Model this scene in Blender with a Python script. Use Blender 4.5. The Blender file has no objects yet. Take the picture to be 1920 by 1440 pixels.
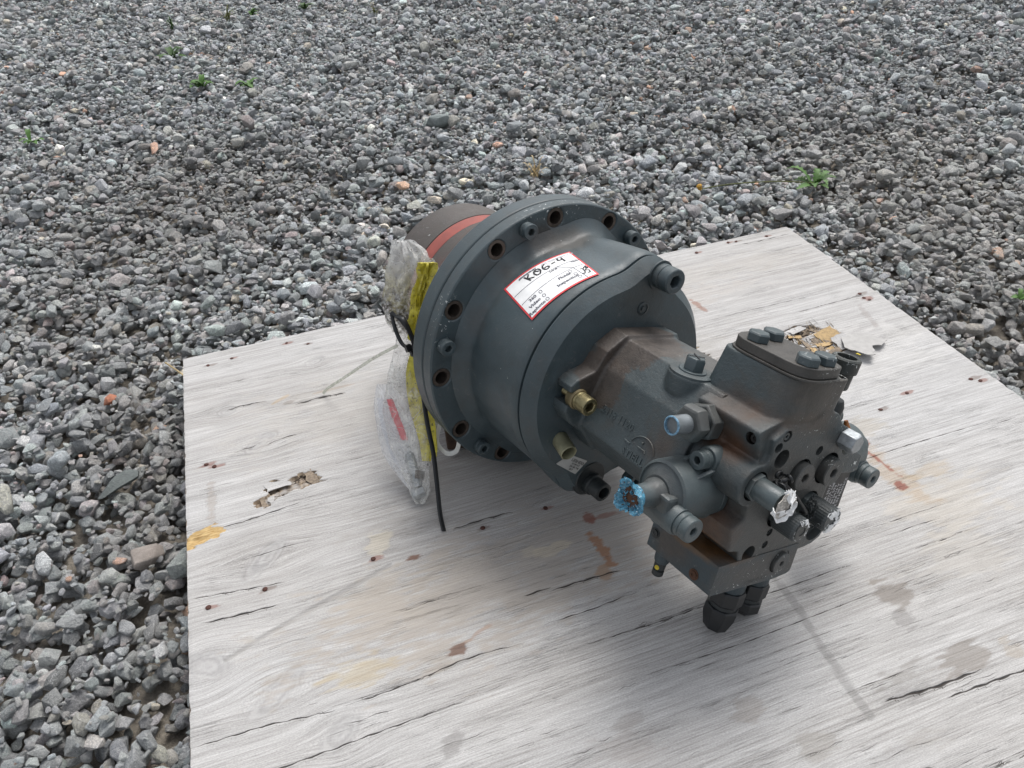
import bpy, bmesh, math, random
import numpy as np
from mathutils import Vector, Matrix, geometry, noise

PI = math.pi
rad = math.radians
random.seed(7)
rng = np.random.default_rng(11)
sc = bpy.context.scene
C = sc.collection

# ------------------------------------------------------------------ camera, sky, sun, exposure
BOARD_TOP = 0.12
cam_d = bpy.data.cameras.new('camera')
cam_d.sensor_width = 36.0
cam_d.lens = 27.04
cam_d.clip_start = 0.02
cam_d.clip_end = 400
cam = bpy.data.objects.new('camera', cam_d)
C.objects.link(cam)
cam.matrix_world = Matrix(((0.943826, 0.236756, -0.230521, 0),
                           (-0.327926, 0.584295, -0.742337, 0),
                           (-0.041060, 0.776231, 0.629110, 1.01945 + BOARD_TOP),
                           (0, 0, 0, 1)))
sc.camera = cam

SUN_EL, SUN_AZ = 60.0, 42.0           # azimuth: degrees from +Y towards +X (the light comes from there)
w = bpy.data.worlds.new('World')
sc.world = w
w.use_nodes = True
wn = w.node_tree
sky = wn.nodes.new('ShaderNodeTexSky')
sky.sky_type = 'NISHITA'
sky.sun_disc = False
sky.sun_elevation = rad(SUN_EL)
sky.sun_rotation = rad(SUN_AZ)
sky.air_density = 1.0
sky.dust_density = 3.0
hs = wn.nodes.new('ShaderNodeHueSaturation')       # an overcast sky: almost grey
hs.inputs['Saturation'].default_value = 0.30
wn.links.new(sky.outputs[0], hs.inputs['Color'])
bg = wn.nodes['Background']
bg.inputs['Strength'].default_value = 0.125
wn.links.new(hs.outputs[0], bg.inputs['Color'])

sd = bpy.data.lights.new('sun', 'SUN')
sd.energy = 1.5
sd.angle = rad(26)
sd.color = (1.0, 0.985, 0.965)
sun = bpy.data.objects.new('sun', sd)
C.objects.link(sun)
sun['kind'] = 'structure'
sdir = Vector((math.sin(rad(SUN_AZ)) * math.cos(rad(SUN_EL)), math.cos(rad(SUN_AZ)) * math.cos(rad(SUN_EL)), math.sin(rad(SUN_EL))))
sun.rotation_euler = sdir.to_track_quat('Z', 'Y').to_euler()
sun.location = (0, 3, 6)

sc.view_settings.view_transform = 'Standard'
sc.view_settings.look = 'None'
sc.view_settings.exposure = 0.72
sc.view_settings.gamma = 1.0
sc.view_settings.use_curve_mapping = False

# ------------------------------------------------------------------ node helpers
class NT:
    def __init__(s, name):
        s.m = bpy.data.materials.new(name)
        s.m.use_nodes = True
        s.t = s.m.node_tree
        s.b = s.t.nodes['Principled BSDF']
    def n(s, typ, **kw):
        nd = s.t.nodes.new(typ)
        for k, v in kw.items():
            if k in nd.inputs.keys():
                s.set(nd.inputs[k], v)
            else:
                setattr(nd, k, v)
        return nd
    def set(s, sock, v):
        if isinstance(v, bpy.types.NodeSocket):
            s.t.links.new(v, sock)
        else:
            if isinstance(v, tuple) and len(v) == 3 and sock.type == 'RGBA':
                v = v + (1,)
            sock.default_value = v
    def noise(s, vec, scale, detail=4, rough=0.55, dist=0.0):
        nd = s.n('ShaderNodeTexNoise', Scale=scale, Detail=detail, Roughness=rough, Distortion=dist)
        s.set(nd.inputs['Vector'], vec)
        return nd.outputs['Fac']
    def map(s, x, a, b, c=0.0, d=1.0, smooth=False):
        nd = s.n('ShaderNodeMapRange')
        nd.interpolation_type = 'SMOOTHSTEP' if smooth else 'LINEAR'
        for i, v in enumerate((x, a, b, c, d)):
            s.set(nd.inputs[i], v)
        return nd.outputs[0]
    def mix(s, f, a, b, mode='MIX'):
        nd = s.n('ShaderNodeMix', data_type='RGBA', blend_type=mode)
        s.set(nd.inputs[0], f); s.set(nd.inputs[6], a); s.set(nd.inputs[7], b)
        return nd.outputs[2]
    def math(s, op, a, b=0.0, c=None, clamp=False):
        nd = s.n('ShaderNodeMath', operation=op, use_clamp=clamp)
        s.set(nd.inputs[0], a); s.set(nd.inputs[1], b)
        if c is not None: s.set(nd.inputs[2], c)
        return nd.outputs[0]
    def vmath(s, op, a, b):
        nd = s.n('ShaderNodeVectorMath', operation=op)
        s.set(nd.inputs[0], a); s.set(nd.inputs[1], b)
        return nd
    def attr(s, name, typ='GEOMETRY'):
        return s.n('ShaderNodeAttribute', attribute_name=name, attribute_type=typ)
    def bump(s, h, strength=0.3, dist=0.001, normal=None):
        nd = s.n('ShaderNodeBump', Strength=strength, Distance=dist, Height=h)
        if normal is not None: s.set(nd.inputs['Normal'], normal)
        return nd.outputs[0]
    def out(s, color=None, rough=None, normal=None, **kw):
        if color is not None: s.set(s.b.inputs['Base Color'], color)
        if rough is not None: s.set(s.b.inputs['Roughness'], rough)
        if normal is not None: s.set(s.b.inputs['Normal'], normal)
        for k, v in kw.items():
            s.set(s.b.inputs[k.replace('_', ' ')], v)
        return s.m

def plain(name, col, rough=0.6, metal=0.0, var=0.15, scale=60.0, bump=0.15):
    t = NT(name)
    co = t.n('ShaderNodeTexCoord').outputs['Object']
    f = t.noise(co, scale, 5)
    c = t.mix(t.map(f, 0.3, 0.7), tuple(x * (1 - var) for x in col), tuple(min(1, x * (1 + var)) for x in col))
    return t.out(c, t.map(f, 0.3, 0.7, rough - 0.07, rough + 0.07), t.bump(t.noise(co, scale * 8, 3), bump, 0.0006), Metallic=metal)

# ------------------------------------------------------------------ mesh helpers
def mesh(name, v, f, smooth=False):
    me = bpy.data.meshes.new(name)
    me.from_pydata([tuple(p) for p in v], [], [tuple(q) for q in f])
    me.validate()
    bm = bmesh.new(); bm.from_mesh(me)
    bmesh.ops.recalc_face_normals(bm, faces=bm.faces)
    bm.to_mesh(me); bm.free()
    if smooth:
        for p in me.polygons: p.use_smooth = True
    return me
def link(name, me, mat=None, parent=None, M=None, bevel=0.0, seg=2, auto=None):
    o = bpy.data.objects.new(name, me)
    C.objects.link(o)
    if mat is not None and len(me.materials) == 0: me.materials.append(mat)
    if parent is not None: o.parent = parent
    if M is not None: o.matrix_local = M
    if auto is not None:
        me.shade_smooth() if hasattr(me, 'shade_smooth') else None
        for e in me.edges: pass
        me.set_sharp_from_angle(angle=rad(auto))
    if bevel > 0:
        b = o.modifiers.new('bevel', 'BEVEL')
        b.width = bevel; b.segments = seg; b.limit_method = 'ANGLE'; b.angle_limit = rad(38)
        b.harden_normals = False
    return o
def tag(o, label, cat, group=None):
    o['label'] = label; o['category'] = cat
    if group: o['group'] = group
    return o
def empty(name, loc, label, cat, group=None):
    o = bpy.data.objects.new(name, None)
    o.empty_display_size = 0.05
    C.objects.link(o); o.location = loc
    return tag(o, label, cat, group)

def ring(r, n, cx=0.0, cy=0.0, a0=0.0, ry=None):
    ry = r if ry is None else ry
    return [(cx + r * math.cos(a0 + 2 * PI * i / n), cy + ry * math.sin(a0 + 2 * PI * i / n)) for i in range(n)]
def rounded(pts, r, n=5):
    out = []
    N = len(pts)
    for i in range(N):
        p0, p1, p2 = Vector(pts[i - 1]), Vector(pts[i]), Vector(pts[(i + 1) % N])
        rr = r[i] if isinstance(r, (list, tuple)) else r
        d0, d2 = (p0 - p1), (p2 - p1)
        t = min(rr, d0.length * 0.48, d2.length * 0.48)
        if t < 1e-5:
            out.append(tuple(p1)); continue
        a, b = p1 + d0.normalized() * t, p1 + d2.normalized() * t
        for k in range(n + 1):
            u = k / n
            q = a * (1 - u) ** 2 + p1 * 2 * u * (1 - u) + b * u * u
            out.append(tuple(q))
    return out
def inside(p, poly):
    x, y = p; c = False
    j = len(poly) - 1
    for i in range(len(poly)):
        xi, yi = poly[i]; xj, yj = poly[j]
        if (yi > y) != (yj > y) and x < (xj - xi) * (y - yi) / (yj - yi) + xi: c = not c
        j = i
    return c
def plate(outer, holes, z0, z1):
    """a slab with real through holes; outer and holes are 2-D loops"""
    loops = [outer] + list(holes)
    pts, edges = [], []
    for L in loops:
        b = len(pts)
        pts += [Vector(p) for p in L]
        edges += [(b + i, b + (i + 1) % len(L)) for i in range(len(L))]
    r = geometry.delaunay_2d_cdt(pts, edges, [], 0, 1e-7)
    P2, tris = r[0], r[2]
    keep = []
    for t in tris:
        cx = sum(P2[i][0] for i in t) / 3; cy = sum(P2[i][1] for i in t) / 3
        if inside((cx, cy), outer) and not any(inside((cx, cy), h) for h in holes): keep.append(t)
    n = len(P2)
    v = [(p[0], p[1], z0) for p in P2] + [(p[0], p[1], z1) for p in P2]
    f = [tuple(reversed(t)) for t in keep] + [tuple(i + n for i in t) for t in keep]
    for L in loops:
        idx = []
        for p in L:
            idx.append(min(range(n), key=lambda k: (P2[k][0] - p[0]) ** 2 + (P2[k][1] - p[1]) ** 2))
        for i in range(len(L)):
            a, b = idx[i], idx[(i + 1) % len(L)]
            if a != b: f.append((a, b, b + n, a + n))
    return v, f
def lathe(prof, n=48, cap0=True, cap1=True):
    """prof: list of (r, z)"""
    v, f = [], []
    for r, z in prof:
        for i in range(n):
            a = 2 * PI * i / n
            v.append((r * math.cos(a), r * math.sin(a), z))
    for k in range(len(prof) - 1):
        for i in range(n):
            j = (i + 1) % n
            f.append((k * n + i, k * n + j, (k + 1) * n + j, (k + 1) * n + i))
    if cap0: f.append(tuple(range(n))[::-1])
    if cap1: f.append(tuple((len(prof) - 1) * n + i for i in range(n)))
    return v, f
def loft(sections, caps=True):
    n = len(sections[0]); v = []; f = []
    for s in sections: v += list(s)
    for k in range(len(sections) - 1):
        for i in range(n):
            j = (i + 1) % n
            f.append((k * n + i, k * n + j, (k + 1) * n + j, (k + 1) * n + i))
    if caps:
        f.append(tuple(range(n))[::-1]); f.append(tuple((len(sections) - 1) * n + i for i in range(n)))
    return v, f
def merge(*parts):
    V, Fc = [], []
    for v, f in parts:
        b = len(V); V += list(v); Fc += [tuple(i + b for i in q) for q in f]
    return V, Fc
def xf(M, vf):
    return [tuple(M @ Vector(p)) for p in vf[0]], vf[1]
def frame(o, z, x=None):
    z = Vector(z).normalized()
    x = Vector(x) if x is not None else Vector((0, 0, 1))
    if abs(x.normalized().dot(z)) > 0.98: x = Vector((1, 0, 0))
    x = (x - z * x.dot(z)).normalized()
    y = z.cross(x)
    return Matrix(((x.x, y.x, z.x, o[0]), (x.y, y.y, z.y, o[1]), (x.z, y.z, z.z, o[2]), (0, 0, 0, 1)))
def tube(points, radii, n=10, closed=False, flat=None):
    P = [Vector(p) for p in points]
    if not isinstance(radii, (list, tuple)): radii = [radii] * len(P)
    v, f = [], []
    up = None
    for i, p in enumerate(P):
        a = P[max(0, i - 1)] if not closed else P[i - 1]
        b = P[min(len(P) - 1, i + 1)] if not closed else P[(i + 1) % len(P)]
        t = (b - a).normalized()
        if up is None:
            up = Vector((0, 0, 1)) if abs(t.z) < 0.9 else Vector((1, 0, 0))
        s = t.cross(up).normalized(); up = s.cross(t).normalized()
        for k in range(n):
            an = 2 * PI * k / n
            rx = radii[i]; ry = radii[i] if flat is None else flat
            v.append(tuple(p + s * rx * math.cos(an) + up * ry * math.sin(an)))
    m = len(P)
    for i in range(m if closed else m - 1):
        i2 = (i + 1) % m
        for k in range(n):
            k2 = (k + 1) % n
            f.append((i * n + k, i * n + k2, i2 * n + k2, i2 * n + k))
    if not closed:
        f.append(tuple(range(n))[::-1]); f.append(tuple((m - 1) * n + k for k in range(n)))
    return v, f
def smooth_path(pts, k=6):
    P = [Vector(p) for p in pts]; out = []
    for i in range(len(P) - 1):
        p0, p1, p2, p3 = P[max(0, i - 1)], P[i], P[i + 1], P[min(len(P) - 1, i + 2)]
        for j in range(k):
            t = j / k
            out.append(0.5 * ((2 * p1) + (p2 - p0) * t + (2 * p0 - 5 * p1 + 4 * p2 - p3) * t * t + (3 * p1 - p0 - 3 * p2 + p3) * t ** 3))
    out.append(P[-1]); return out
def text_2d(s, size, bold=0.0):
    cu = bpy.data.curves.new('lettering', 'FONT')
    cu.body = s; cu.size = size; cu.align_x = 'CENTER'; cu.align_y = 'CENTER'; cu.offset = bold
    cu.resolution_u = 2
    o = bpy.data.objects.new('lettering', cu); C.objects.link(o)
    bpy.context.view_layer.update()
    me = bpy.data.meshes.new_from_object(o.evaluated_get(bpy.context.evaluated_depsgraph_get()))
    v = [(p.co.x, p.co.y) for p in me.vertices]; f = [tuple(p.vertices) for p in me.polygons]
    bpy.data.objects.remove(o); bpy.data.curves.remove(cu); bpy.data.meshes.remove(me)
    return v, f

# ================================================================== GROUND AND GRAVEL
PATCH = [  # thin places in the gravel where sand shows: x, y, radius x, radius y, amount
    (-0.45, 1.50, .10, .30, .9), (-0.36, 1.30, .06, .22, .9), (-0.42, 1.10, .10, .10, .8), (-0.33, .98, .07, .12, .7),
    (-0.55, 0.95, .10, .08, .6), (-0.50, 0.80, .12, .07, .6), (-0.37, 0.80, .05, .12, .6),
    (-0.62, 1.95, .22, .22, .75), (-0.50, 2.35, .30, .25, .7), (-0.15, 2.30, .28, .25, .6), (0.15, 2.75, .3, .25, .5),
    (1.85, 1.75, .28, .35, .95), (2.05, 2.15, .35, .25, .8), (1.62, 1.15, .18, .30, .8), (1.6, 0.95, .2, .2, .7), (1.95, 1.35, .3, .3, .8),
    (2.0, 3.1, .45, .2, .45), (-.30, 2.97, .34, .28, .85), (-.45, 2.57, .25, .2, .7), (-.15, 2.62, .28, .14, .7), (1.8, 2.42, .35, .12, .75), (1.04, 3.96, .5, .12, .6), (1.8, 2.95, .4, .12, .6), (2.0, 1.9, .35, .3, .6), (2.0, 1.5, .3, .28, .7), (1.6, 3.9, .5, .2, .35), (2.9, 2.6, .4, .3, .45)]
def thin(x, y):
    t = 0 * x
    for px, py, rx, ry, a in PATCH:
        t = t + a * np.exp(-(((x - px) / rx) ** 2 + ((y - py) / ry) ** 2))
    return np.clip(t, 0, 1)

def ground_z(x, y):
    return 0.008 * np.sin(x * 2.1 + 1) * np.cos(y * 1.7) + 0.006 * np.sin(x * 5.3 + y * 4.1) - 0.022 * (1 - thin(x, y))

gm = NT('sandy_ground')
co = gm.n('ShaderNodeNewGeometry').outputs['Position']
n1 = gm.noise(co, 14, 6, .6); n2 = gm.noise(co, 160, 5, .7); n3 = gm.noise(co, 700, 2, .6)
gc = gm.mix(gm.map(n1, .35, .65), (0.19, 0.165, 0.135), (0.36, 0.32, 0.26))
gc = gm.mix(gm.map(n2, .35, .68), gm.mix(1.0, gc, (.5, .5, .5), 'MULTIPLY'), gc)
gc = gm.mix(gm.map(n3, .6, .72), gc, (0.33, 0.31, 0.28))
vo = gm.n('ShaderNodeTexVoronoi', Scale=34.0); gm.set(vo.inputs['Vector'], co)
vc = gm.n('ShaderNodeSeparateXYZ', Vector=vo.outputs['Color']).outputs[0]
px = gm.n('ShaderNodeSeparateXYZ', Vector=co)
farx = gm.math('MAXIMUM', gm.map(px.outputs[1], 7.5, 7.8), gm.math('MAXIMUM', gm.map(px.outputs[0], 4.2, 4.6), gm.math('MAXIMUM', gm.map(px.outputs[0], -2.2, -2.6), gm.map(px.outputs[1], .1, -.2))))
stc = gm.mix(gm.map(vo.outputs['Distance'], .25, .75), gm.mix(vc, (.14, .145, .15), (.46, .46, .455)), (.05, .047, .043))
gc = gm.mix(farx, gc, stc)
gm.out(gc, 0.95, gm.bump(gm.math('ADD', gm.math('MULTIPLY', n2, 1.0), gm.math('MULTIPLY', n3, .5)), 0.9, 0.006))
def axis_steps(lo, hi, a, b, fine, coarse):
    s = list(np.arange(lo, a, coarse)) + list(np.arange(a, b, fine)) + list(np.arange(b, hi + coarse, coarse))
    return np.array(s)
gx = axis_steps(-60, 60, -2.9, 6.4, 0.025, 2.0); gy = axis_steps(-30, 90, -.4, 7.8, 0.025, 2.0)
GX, GY = np.meshgrid(gx, gy)
GZ = ground_z(GX, GY) + 0.0025 * rng.standard_normal(GX.shape)
nx, ny = len(gx), len(gy)
def grid_mesh(name, X, Y, Z):
    ny, nx = X.shape
    me = bpy.data.meshes.new(name)
    idx = np.arange(nx * ny).reshape(ny, nx)
    quads = np.stack([idx[:-1, :-1], idx[:-1, 1:], idx[1:, 1:], idx[1:, :-1]], -1).reshape(-1)
    nf = (nx - 1) * (ny - 1)
    me.vertices.add(nx * ny); me.vertices.foreach_set('co', np.stack([X, Y, Z], -1).astype(np.float32).ravel())
    me.loops.add(nf * 4); me.loops.foreach_set('vertex_index', quads.astype(np.int32))
    me.polygons.add(nf); me.polygons.foreach_set('loop_start', np.arange(0, nf * 4, 4, dtype=np.int32))
    me.update(calc_edges=True); me.validate()
    me.polygons.foreach_set('use_smooth', np.ones(nf, dtype=bool))
    return me
gme = grid_mesh('ground', GX, GY, GZ)
g = link('ground', gme, gm.m); g['kind'] = 'structure'

# ---- stone shapes
sm = NT('crushed_stone')
tint = sm.attr('tint', 'INSTANCER')
tco = sm.n('ShaderNodeTexCoord').outputs['Object']
oi = sm.n('ShaderNodeObjectInfo')
svec = sm.vmath('ADD', tco, oi.outputs['Random']).outputs[0]
s1 = sm.noise(svec, 1.5, 6, .7); s2 = sm.noise(svec, 7, 5, .75); s3 = sm.noise(svec, 1.1, 4, .55, 1.4); s4 = sm.noise(svec, 22, 3, .7)
base = tint.outputs['Color']
c1 = sm.mix(sm.map(s1, .3, .7), sm.mix(1.0, base, (.70, .72, .74), 'MULTIPLY'), sm.mix(1.0, base, (1.32, 1.31, 1.30), 'MULTIPLY'))
c1 = sm.mix(sm.map(s4, .52, .66, 0, .5), c1, (.58, .58, .57))
c1 = sm.mix(sm.map(s2, .50, .62, 0, .8), c1, sm.mix(1.0, base, (1.9, 1.9, 1.85), 'MULTIPLY'))
c1 = sm.mix(sm.map(s2, .45, .34, 0, .8), c1, sm.mix(1.0, base, (.42, .42, .43), 'MULTIPLY'))
vein = sm.map(sm.math('ABSOLUTE', sm.math('SUBTRACT', s3, .5)), 0.0, 0.014, 0.7, 0.0)
c1 = sm.mix(vein, c1, (0.62, 0.61, 0.60))
geo = sm.n('ShaderNodeNewGeometry')
edge = sm.map(geo.outputs['Pointiness'], .52, .60, 0, .55)
c1 = sm.mix(edge, c1, (0.50, 0.50, 0.49))
sm.out(c1, 0.78, sm.bump(sm.math('ADD', s2, sm.math('MULTIPLY', s1, 1.0)), .6, 0.05))

def stone_mesh(name, seed, flat=.62, squash=.8, npts=15, bev=.07):
    r = random.Random(seed)
    bm = bmesh.new()
    for _ in range(npts):
        d = Vector((r.gauss(0, 1), r.gauss(0, 1), r.gauss(0, 1))).normalized()
        k = r.uniform(.82, 1.08)
        # push towards a box a little, so that the stones read as broken, not rolled
        m = max(abs(d.x), abs(d.y), abs(d.z))
        d = d * (1 * .55 + .45 / m * .85)
        bm.verts.new((d.x * k, d.y * squash * k, d.z * flat * k))
    res = bmesh.ops.convex_hull(bm, input=bm.verts)
    junk = [e for e in res['geom_interior'] if isinstance(e, bmesh.types.BMVert)]
    junk += [v_ for v_ in bm.verts if not v_.link_faces and v_ not in junk]
    bmesh.ops.delete(bm, geom=list(set(junk)), context='VERTS')
    bmesh.ops.dissolve_limit(bm, angle_limit=rad(11), verts=bm.verts, edges=bm.edges)
    bmesh.ops.bevel(bm, geom=list(bm.edges), offset=bev, segments=2, profile=.6, affect='EDGES', clamp_overlap=True)
    bmesh.ops.triangulate(bm, faces=bm.faces)
    for f_ in bm.faces: f_.smooth = True
    me = bpy.data.meshes.new(name); bm.to_mesh(me); bm.free()
    me.set_sharp_from_angle(angle=rad(32))
    me.materials.append(sm.m)
    return me
proto = bpy.data.collections.new('stone_shapes')
NV = 28
for i in range(NV):
    fl = random.uniform(.42, .85); sq = random.uniform(.6, .92)
    o = bpy.data.objects.new('stone_shape', stone_mesh('stone_shape', 100 + i, fl, sq, random.choice((14, 18, 22, 28)), random.uniform(.07, .16)))
    o.name = 'stone_shape_%02d' % i
    proto.objects.link(o)

def palette(n):
    P = np.array([(.150, .160, .165), (.175, .182, .185), (.125, .135, .142), (.21, .213, .21), (.175, .165, .160), (.205, .180, .172), (.165, .185, .180),
                  (.26, .255, .245), (.10, .107, .112), (.155, .14, .12), (.20, .15, .14), (.22, .25, .24), (.34, .29, .21), (.36, .18, .10), (.42, .40, .36)])
    p = np.array([16, 14, 14, 11, 9, 7, 8, 6, 7, 4, 2.2, 2.2, .9, .35, .6]); p = p / p.sum()
    c = P[rng.choice(len(P), n, p=p)]
    c = c * .8 + c.mean(1, keepdims=True) * .2
    return 2.3 * c * np.array([.985, 1.005, 1.005]) * (rng.uniform(.50, 1.42, (n, 1))) * rng.uniform(.96, 1.04, (n, 3))

# positions: dropped one by one on a height map, so each stone lies on what is below it
x0, y0, cs = -2.9, -0.35, 0.01
hx, hy = int(9.3 / cs), int(8.2 / cs)
HX, HY = np.meshgrid(x0 + cs * np.arange(hx), y0 + cs * np.arange(hy))
HM = ground_z(HX, HY)
RM = np.array(cam.matrix_world.to_3x3()).T
def in_view(x, y, m=1.5):
    d = np.stack([x, y, np.full_like(x, -1.14)]); q = RM @ d
    z = -q[2]; u = 27.04 / 36 * q[0] / z; v_ = 27.04 / 36 * q[1] / z
    return (z > .1) & (np.abs(u) < .5 * m) & (v_ < .375 * m + .02) & (v_ > -.375 * m)
st = dict(p=[], rot=[], scl=[], vi=[], hz=[])
def drop(n, rlo, rhi, power, cover, zf=.35):
    n = int(n * 1.45); X = rng.uniform(-2.8, 6.3, n); Y = rng.uniform(-.3, 7.75, n)
    ok = in_view(X, Y)
    ok &= ~((X > -.275) & (X < 1.28) & (Y > -.1) & (Y < 1.555))
    D = 1 - thin(X, Y) * cover
    ok &= rng.uniform(0, 1, n) < D
    X, Y = X[ok], Y[ok]; m = len(X)
    Rr = rlo + (rhi - rlo) * rng.uniform(0, 1, m) ** power
    yaw = rng.uniform(0, 2 * PI, m); tilt = rng.normal(0, .30, (m, 2))
    for i in range(m):
        r = Rr[i]; k = max(1, int(r * .85 / cs))
        ix = int((X[i] - x0) / cs); iy = int((Y[i] - y0) / cs)
        if ix < k or iy < k or ix >= hx - k - 1 or iy >= hy - k - 1: continue
        patch = HM[iy - k:iy + k + 1, ix - k:ix + k + 1]
        h = r * .6
        z = patch.mean() * .5 + patch.max() * .5 + h * zf
        np.maximum(patch, z + h * .55, out=patch)
        st['p'].append((X[i], Y[i], z)); st['rot'].append((tilt[i, 0], tilt[i, 1], yaw[i])); st['scl'].append(r)
drop(50000, .007, .013, 1.0, .25, .2)
drop(85000, .011, .023, 1.4, .22, .30)
drop(85000, .012, .0255, 1.4, .42, .30)
drop(70000, .004, .010, 1.0, .0, .3)
drop(2600, .023, .036, 1.8, .7, .3)
npt = len(st['p'])
pts = np.array(st['p'], np.float32)
scl = np.array(st['scl'], np.float32)
pm = bpy.data.meshes.new('gravel')
pm.vertices.add(npt); pm.vertices.foreach_set('co', pts.ravel())
def vattr(me, name, typ, data, key):
    a = me.attributes.new(name, typ, 'POINT'); a.data.foreach_set(key, np.ascontiguousarray(data, dtype=np.float32 if typ != 'INT' else np.int32).ravel()); return a
vattr(pm, 'rot', 'FLOAT_VECTOR', np.array(st['rot']), 'vector')
vattr(pm, 'scl', 'FLOAT_VECTOR', np.stack([scl * rng.uniform(.9, 1.15, npt), scl * rng.uniform(.85, 1.1, npt), scl * rng.uniform(.8, 1.1, npt)], -1), 'vector')
vattr(pm, 'vi', 'INT', rng.integers(0, NV, npt), 'value')
col = palette(npt)
tn = thin(pts[:, 0], pts[:, 1])[:, None]
low = np.clip((0.012 - pts[:, 2:3]) / .03, 0, 1)
dusty = np.clip(tn * .8 + low * .35, 0, 1)
kd = .55 * tn + .2 * low; pale = np.where((pts[:, 0:1] > 1.35) & (pts[:, 1:2] < 2.15), 1.0, 0.0)
col = col * (1 - kd) + kd * (np.array([.115, .098, .080]) * (1 - pale) + np.array([.26, .235, .20]) * pale)
vattr(pm, 'tint', 'FLOAT_COLOR', np.concatenate([col, np.ones((npt, 1))], 1), 'color')
grv = link('gravel', pm, sm.m); grv['kind'] = 'stuff'
ng = bpy.data.node_groups.new('scatter_stones', 'GeometryNodeTree')
ng.interface.new_socket('Geometry', in_out='INPUT', socket_type='NodeSocketGeometry')
ng.interface.new_socket('Geometry', in_out='OUTPUT', socket_type='NodeSocketGeometry')
gi = ng.nodes.new('NodeGroupInput'); go = ng.nodes.new('NodeGroupOutput')
ip = ng.nodes.new('GeometryNodeInstanceOnPoints')
ci = ng.nodes.new('GeometryNodeCollectionInfo')
ci.inputs['Collection'].default_value = proto
ci.inputs['Separate Children'].default_value = True
ci.inputs['Reset Children'].default_value = True
def named(n, t):
    a = ng.nodes.new('GeometryNodeInputNamedAttribute'); a.data_type = t; a.inputs['Name'].default_value = n; return a.outputs['Attribute']
er = ng.nodes.new('FunctionNodeEulerToRotation')
ng.links.new(named('rot', 'FLOAT_VECTOR'), er.inputs[0])
ng.links.new(gi.outputs[0], ip.inputs['Points'])
ng.links.new(ci.outputs[0], ip.inputs['Instance'])
ip.inputs['Pick Instance'].default_value = True
ng.links.new(named('vi', 'INT'), ip.inputs['Instance Index'])
ng.links.new(er.outputs[0], ip.inputs['Rotation'])
ng.links.new(named('scl', 'FLOAT_VECTOR'), ip.inputs['Scale'])
ng.links.new(ip.outputs[0], go.inputs[0])
md = grv.modifiers.new('scatter', 'NODES'); md.node_group = ng

# ---- a few stones that stand out, each a thing of its own
def top_at(x, y):
    ix = int((x - x0) / cs); iy = int((y - y0) / cs)
    return float(HM[iy - 1:iy + 2, ix - 1:ix + 2].mean())
def lone_stone(x, y, size, colr, label, seed, rz=0.0, flat=.6, squash=.75):
    me = stone_mesh('stone', seed, flat, squash, 16, .10)
    t = NT('stone_mineral'); tc = t.n('ShaderNodeTexCoord').outputs['Object']
    a, b = t.noise(tc, 1.7, 6, .65), t.noise(tc, 13, 4, .7)
    cc = t.mix(t.map(a, .3, .7), tuple(v_ * .75 for v_ in colr), tuple(v_ * 1.25 for v_ in colr))
    cc = t.mix(t.map(b, .54, .7, 0, .4), cc, tuple(min(1, v_ * 1.8) for v_ in colr))
    t.out(cc, .8, t.bump(b, .5, .04))
    me.materials.clear(); me.materials.append(t.m)
    o = link('stone', me); o.scale = (size, size, size)
    o.location = (x, y, top_at(x, y) + size * flat * .3); o.rotation_euler = (random.uniform(-.15, .15), random.uniform(-.15, .15), rz)
    return tag(o, label, 'stone')
lone_stone(-0.44, 1.29, .055, (.125, .14, .135), 'long dark grey-green slab of stone lying flat left of the board', 5, .7, .35, .45)
lone_stone(-0.468, 1.572, .019, (.42, .17, .10), 'small orange-red stone in the gravel left of the board corner', 8, 1.2)
lone_stone(-0.375, 1.06, .034, (.30, .26, .23), 'pale pinkish-tan stone close to the left edge of the board', 12, .3, .7, .9)
lone_stone(-0.335, .60, .045, (.19, .19, .165), 'big olive-grey stone against the board at the bottom of the photo', 33, 1.4, .6, .7)
lone_stone(-0.5, .70, .026, (.40, .17, .10), 'narrow brick-red sliver of stone in the bottom left corner', 21, 1.2, .5, .4)
lone_stone(1.30, 1.655, .03, (.36, .33, .23), 'pale yellowish pebble behind the far corner of the board', 44, .2, .5, .8)
lone_stone(1.375, 1.16, .026, (.42, .33, .14), 'bright yellow flat pebble right of the board', 45, .4, .35, .7)
lone_stone(0.66, 2.92, .06, (.20, .225, .22), 'large light grey block of stone in the gravel behind the flange', 52, .5, .7, .8)

# ================================================================== PLYWOOD BOARD
X0, X1, Y0, Y1 = -0.288, 1.297, 0.06, 1.568
T = BOARD_TOP
bx = np.arange(X0, X1 + .0001, (X1 - X0) / 396)
by = np.concatenate([np.arange(Y0, .95, .0014), np.linspace(.95, Y1, 330)])
BX, BY = np.meshgrid(bx, by)
def vnoise(X, Y, fx, fy, seed, octv=3):
    """cheap numpy value noise"""
    out = np.zeros_like(X); amp = 1.0; tot = 0
    for o_ in range(octv):
        r = np.random.default_rng(seed + o_ * 17)
        N_ = 256
        G = r.uniform(-1, 1, (N_, N_))
        u = X * fx * 2 ** o_; v_ = Y * fy * 2 ** o_
        iu = np.floor(u).astype(int); iv = np.floor(v_).astype(int)
        fu = u - iu; fv = v_ - iv
        fu = fu * fu * (3 - 2 * fu); fv = fv * fv * (3 - 2 * fv)
        a = G[iv % N_, iu % N_]; b = G[iv % N_, (iu + 1) % N_]; c_ = G[(iv + 1) % N_, iu % N_]; d_ = G[(iv + 1) % N_, (iu + 1) % N_]
        out += amp * ((a * (1 - fu) + b * fu) * (1 - fv) + (c_ * (1 - fu) + d_ * fu) * fv)
        tot += amp; amp *= .5
    return out / tot
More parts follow.
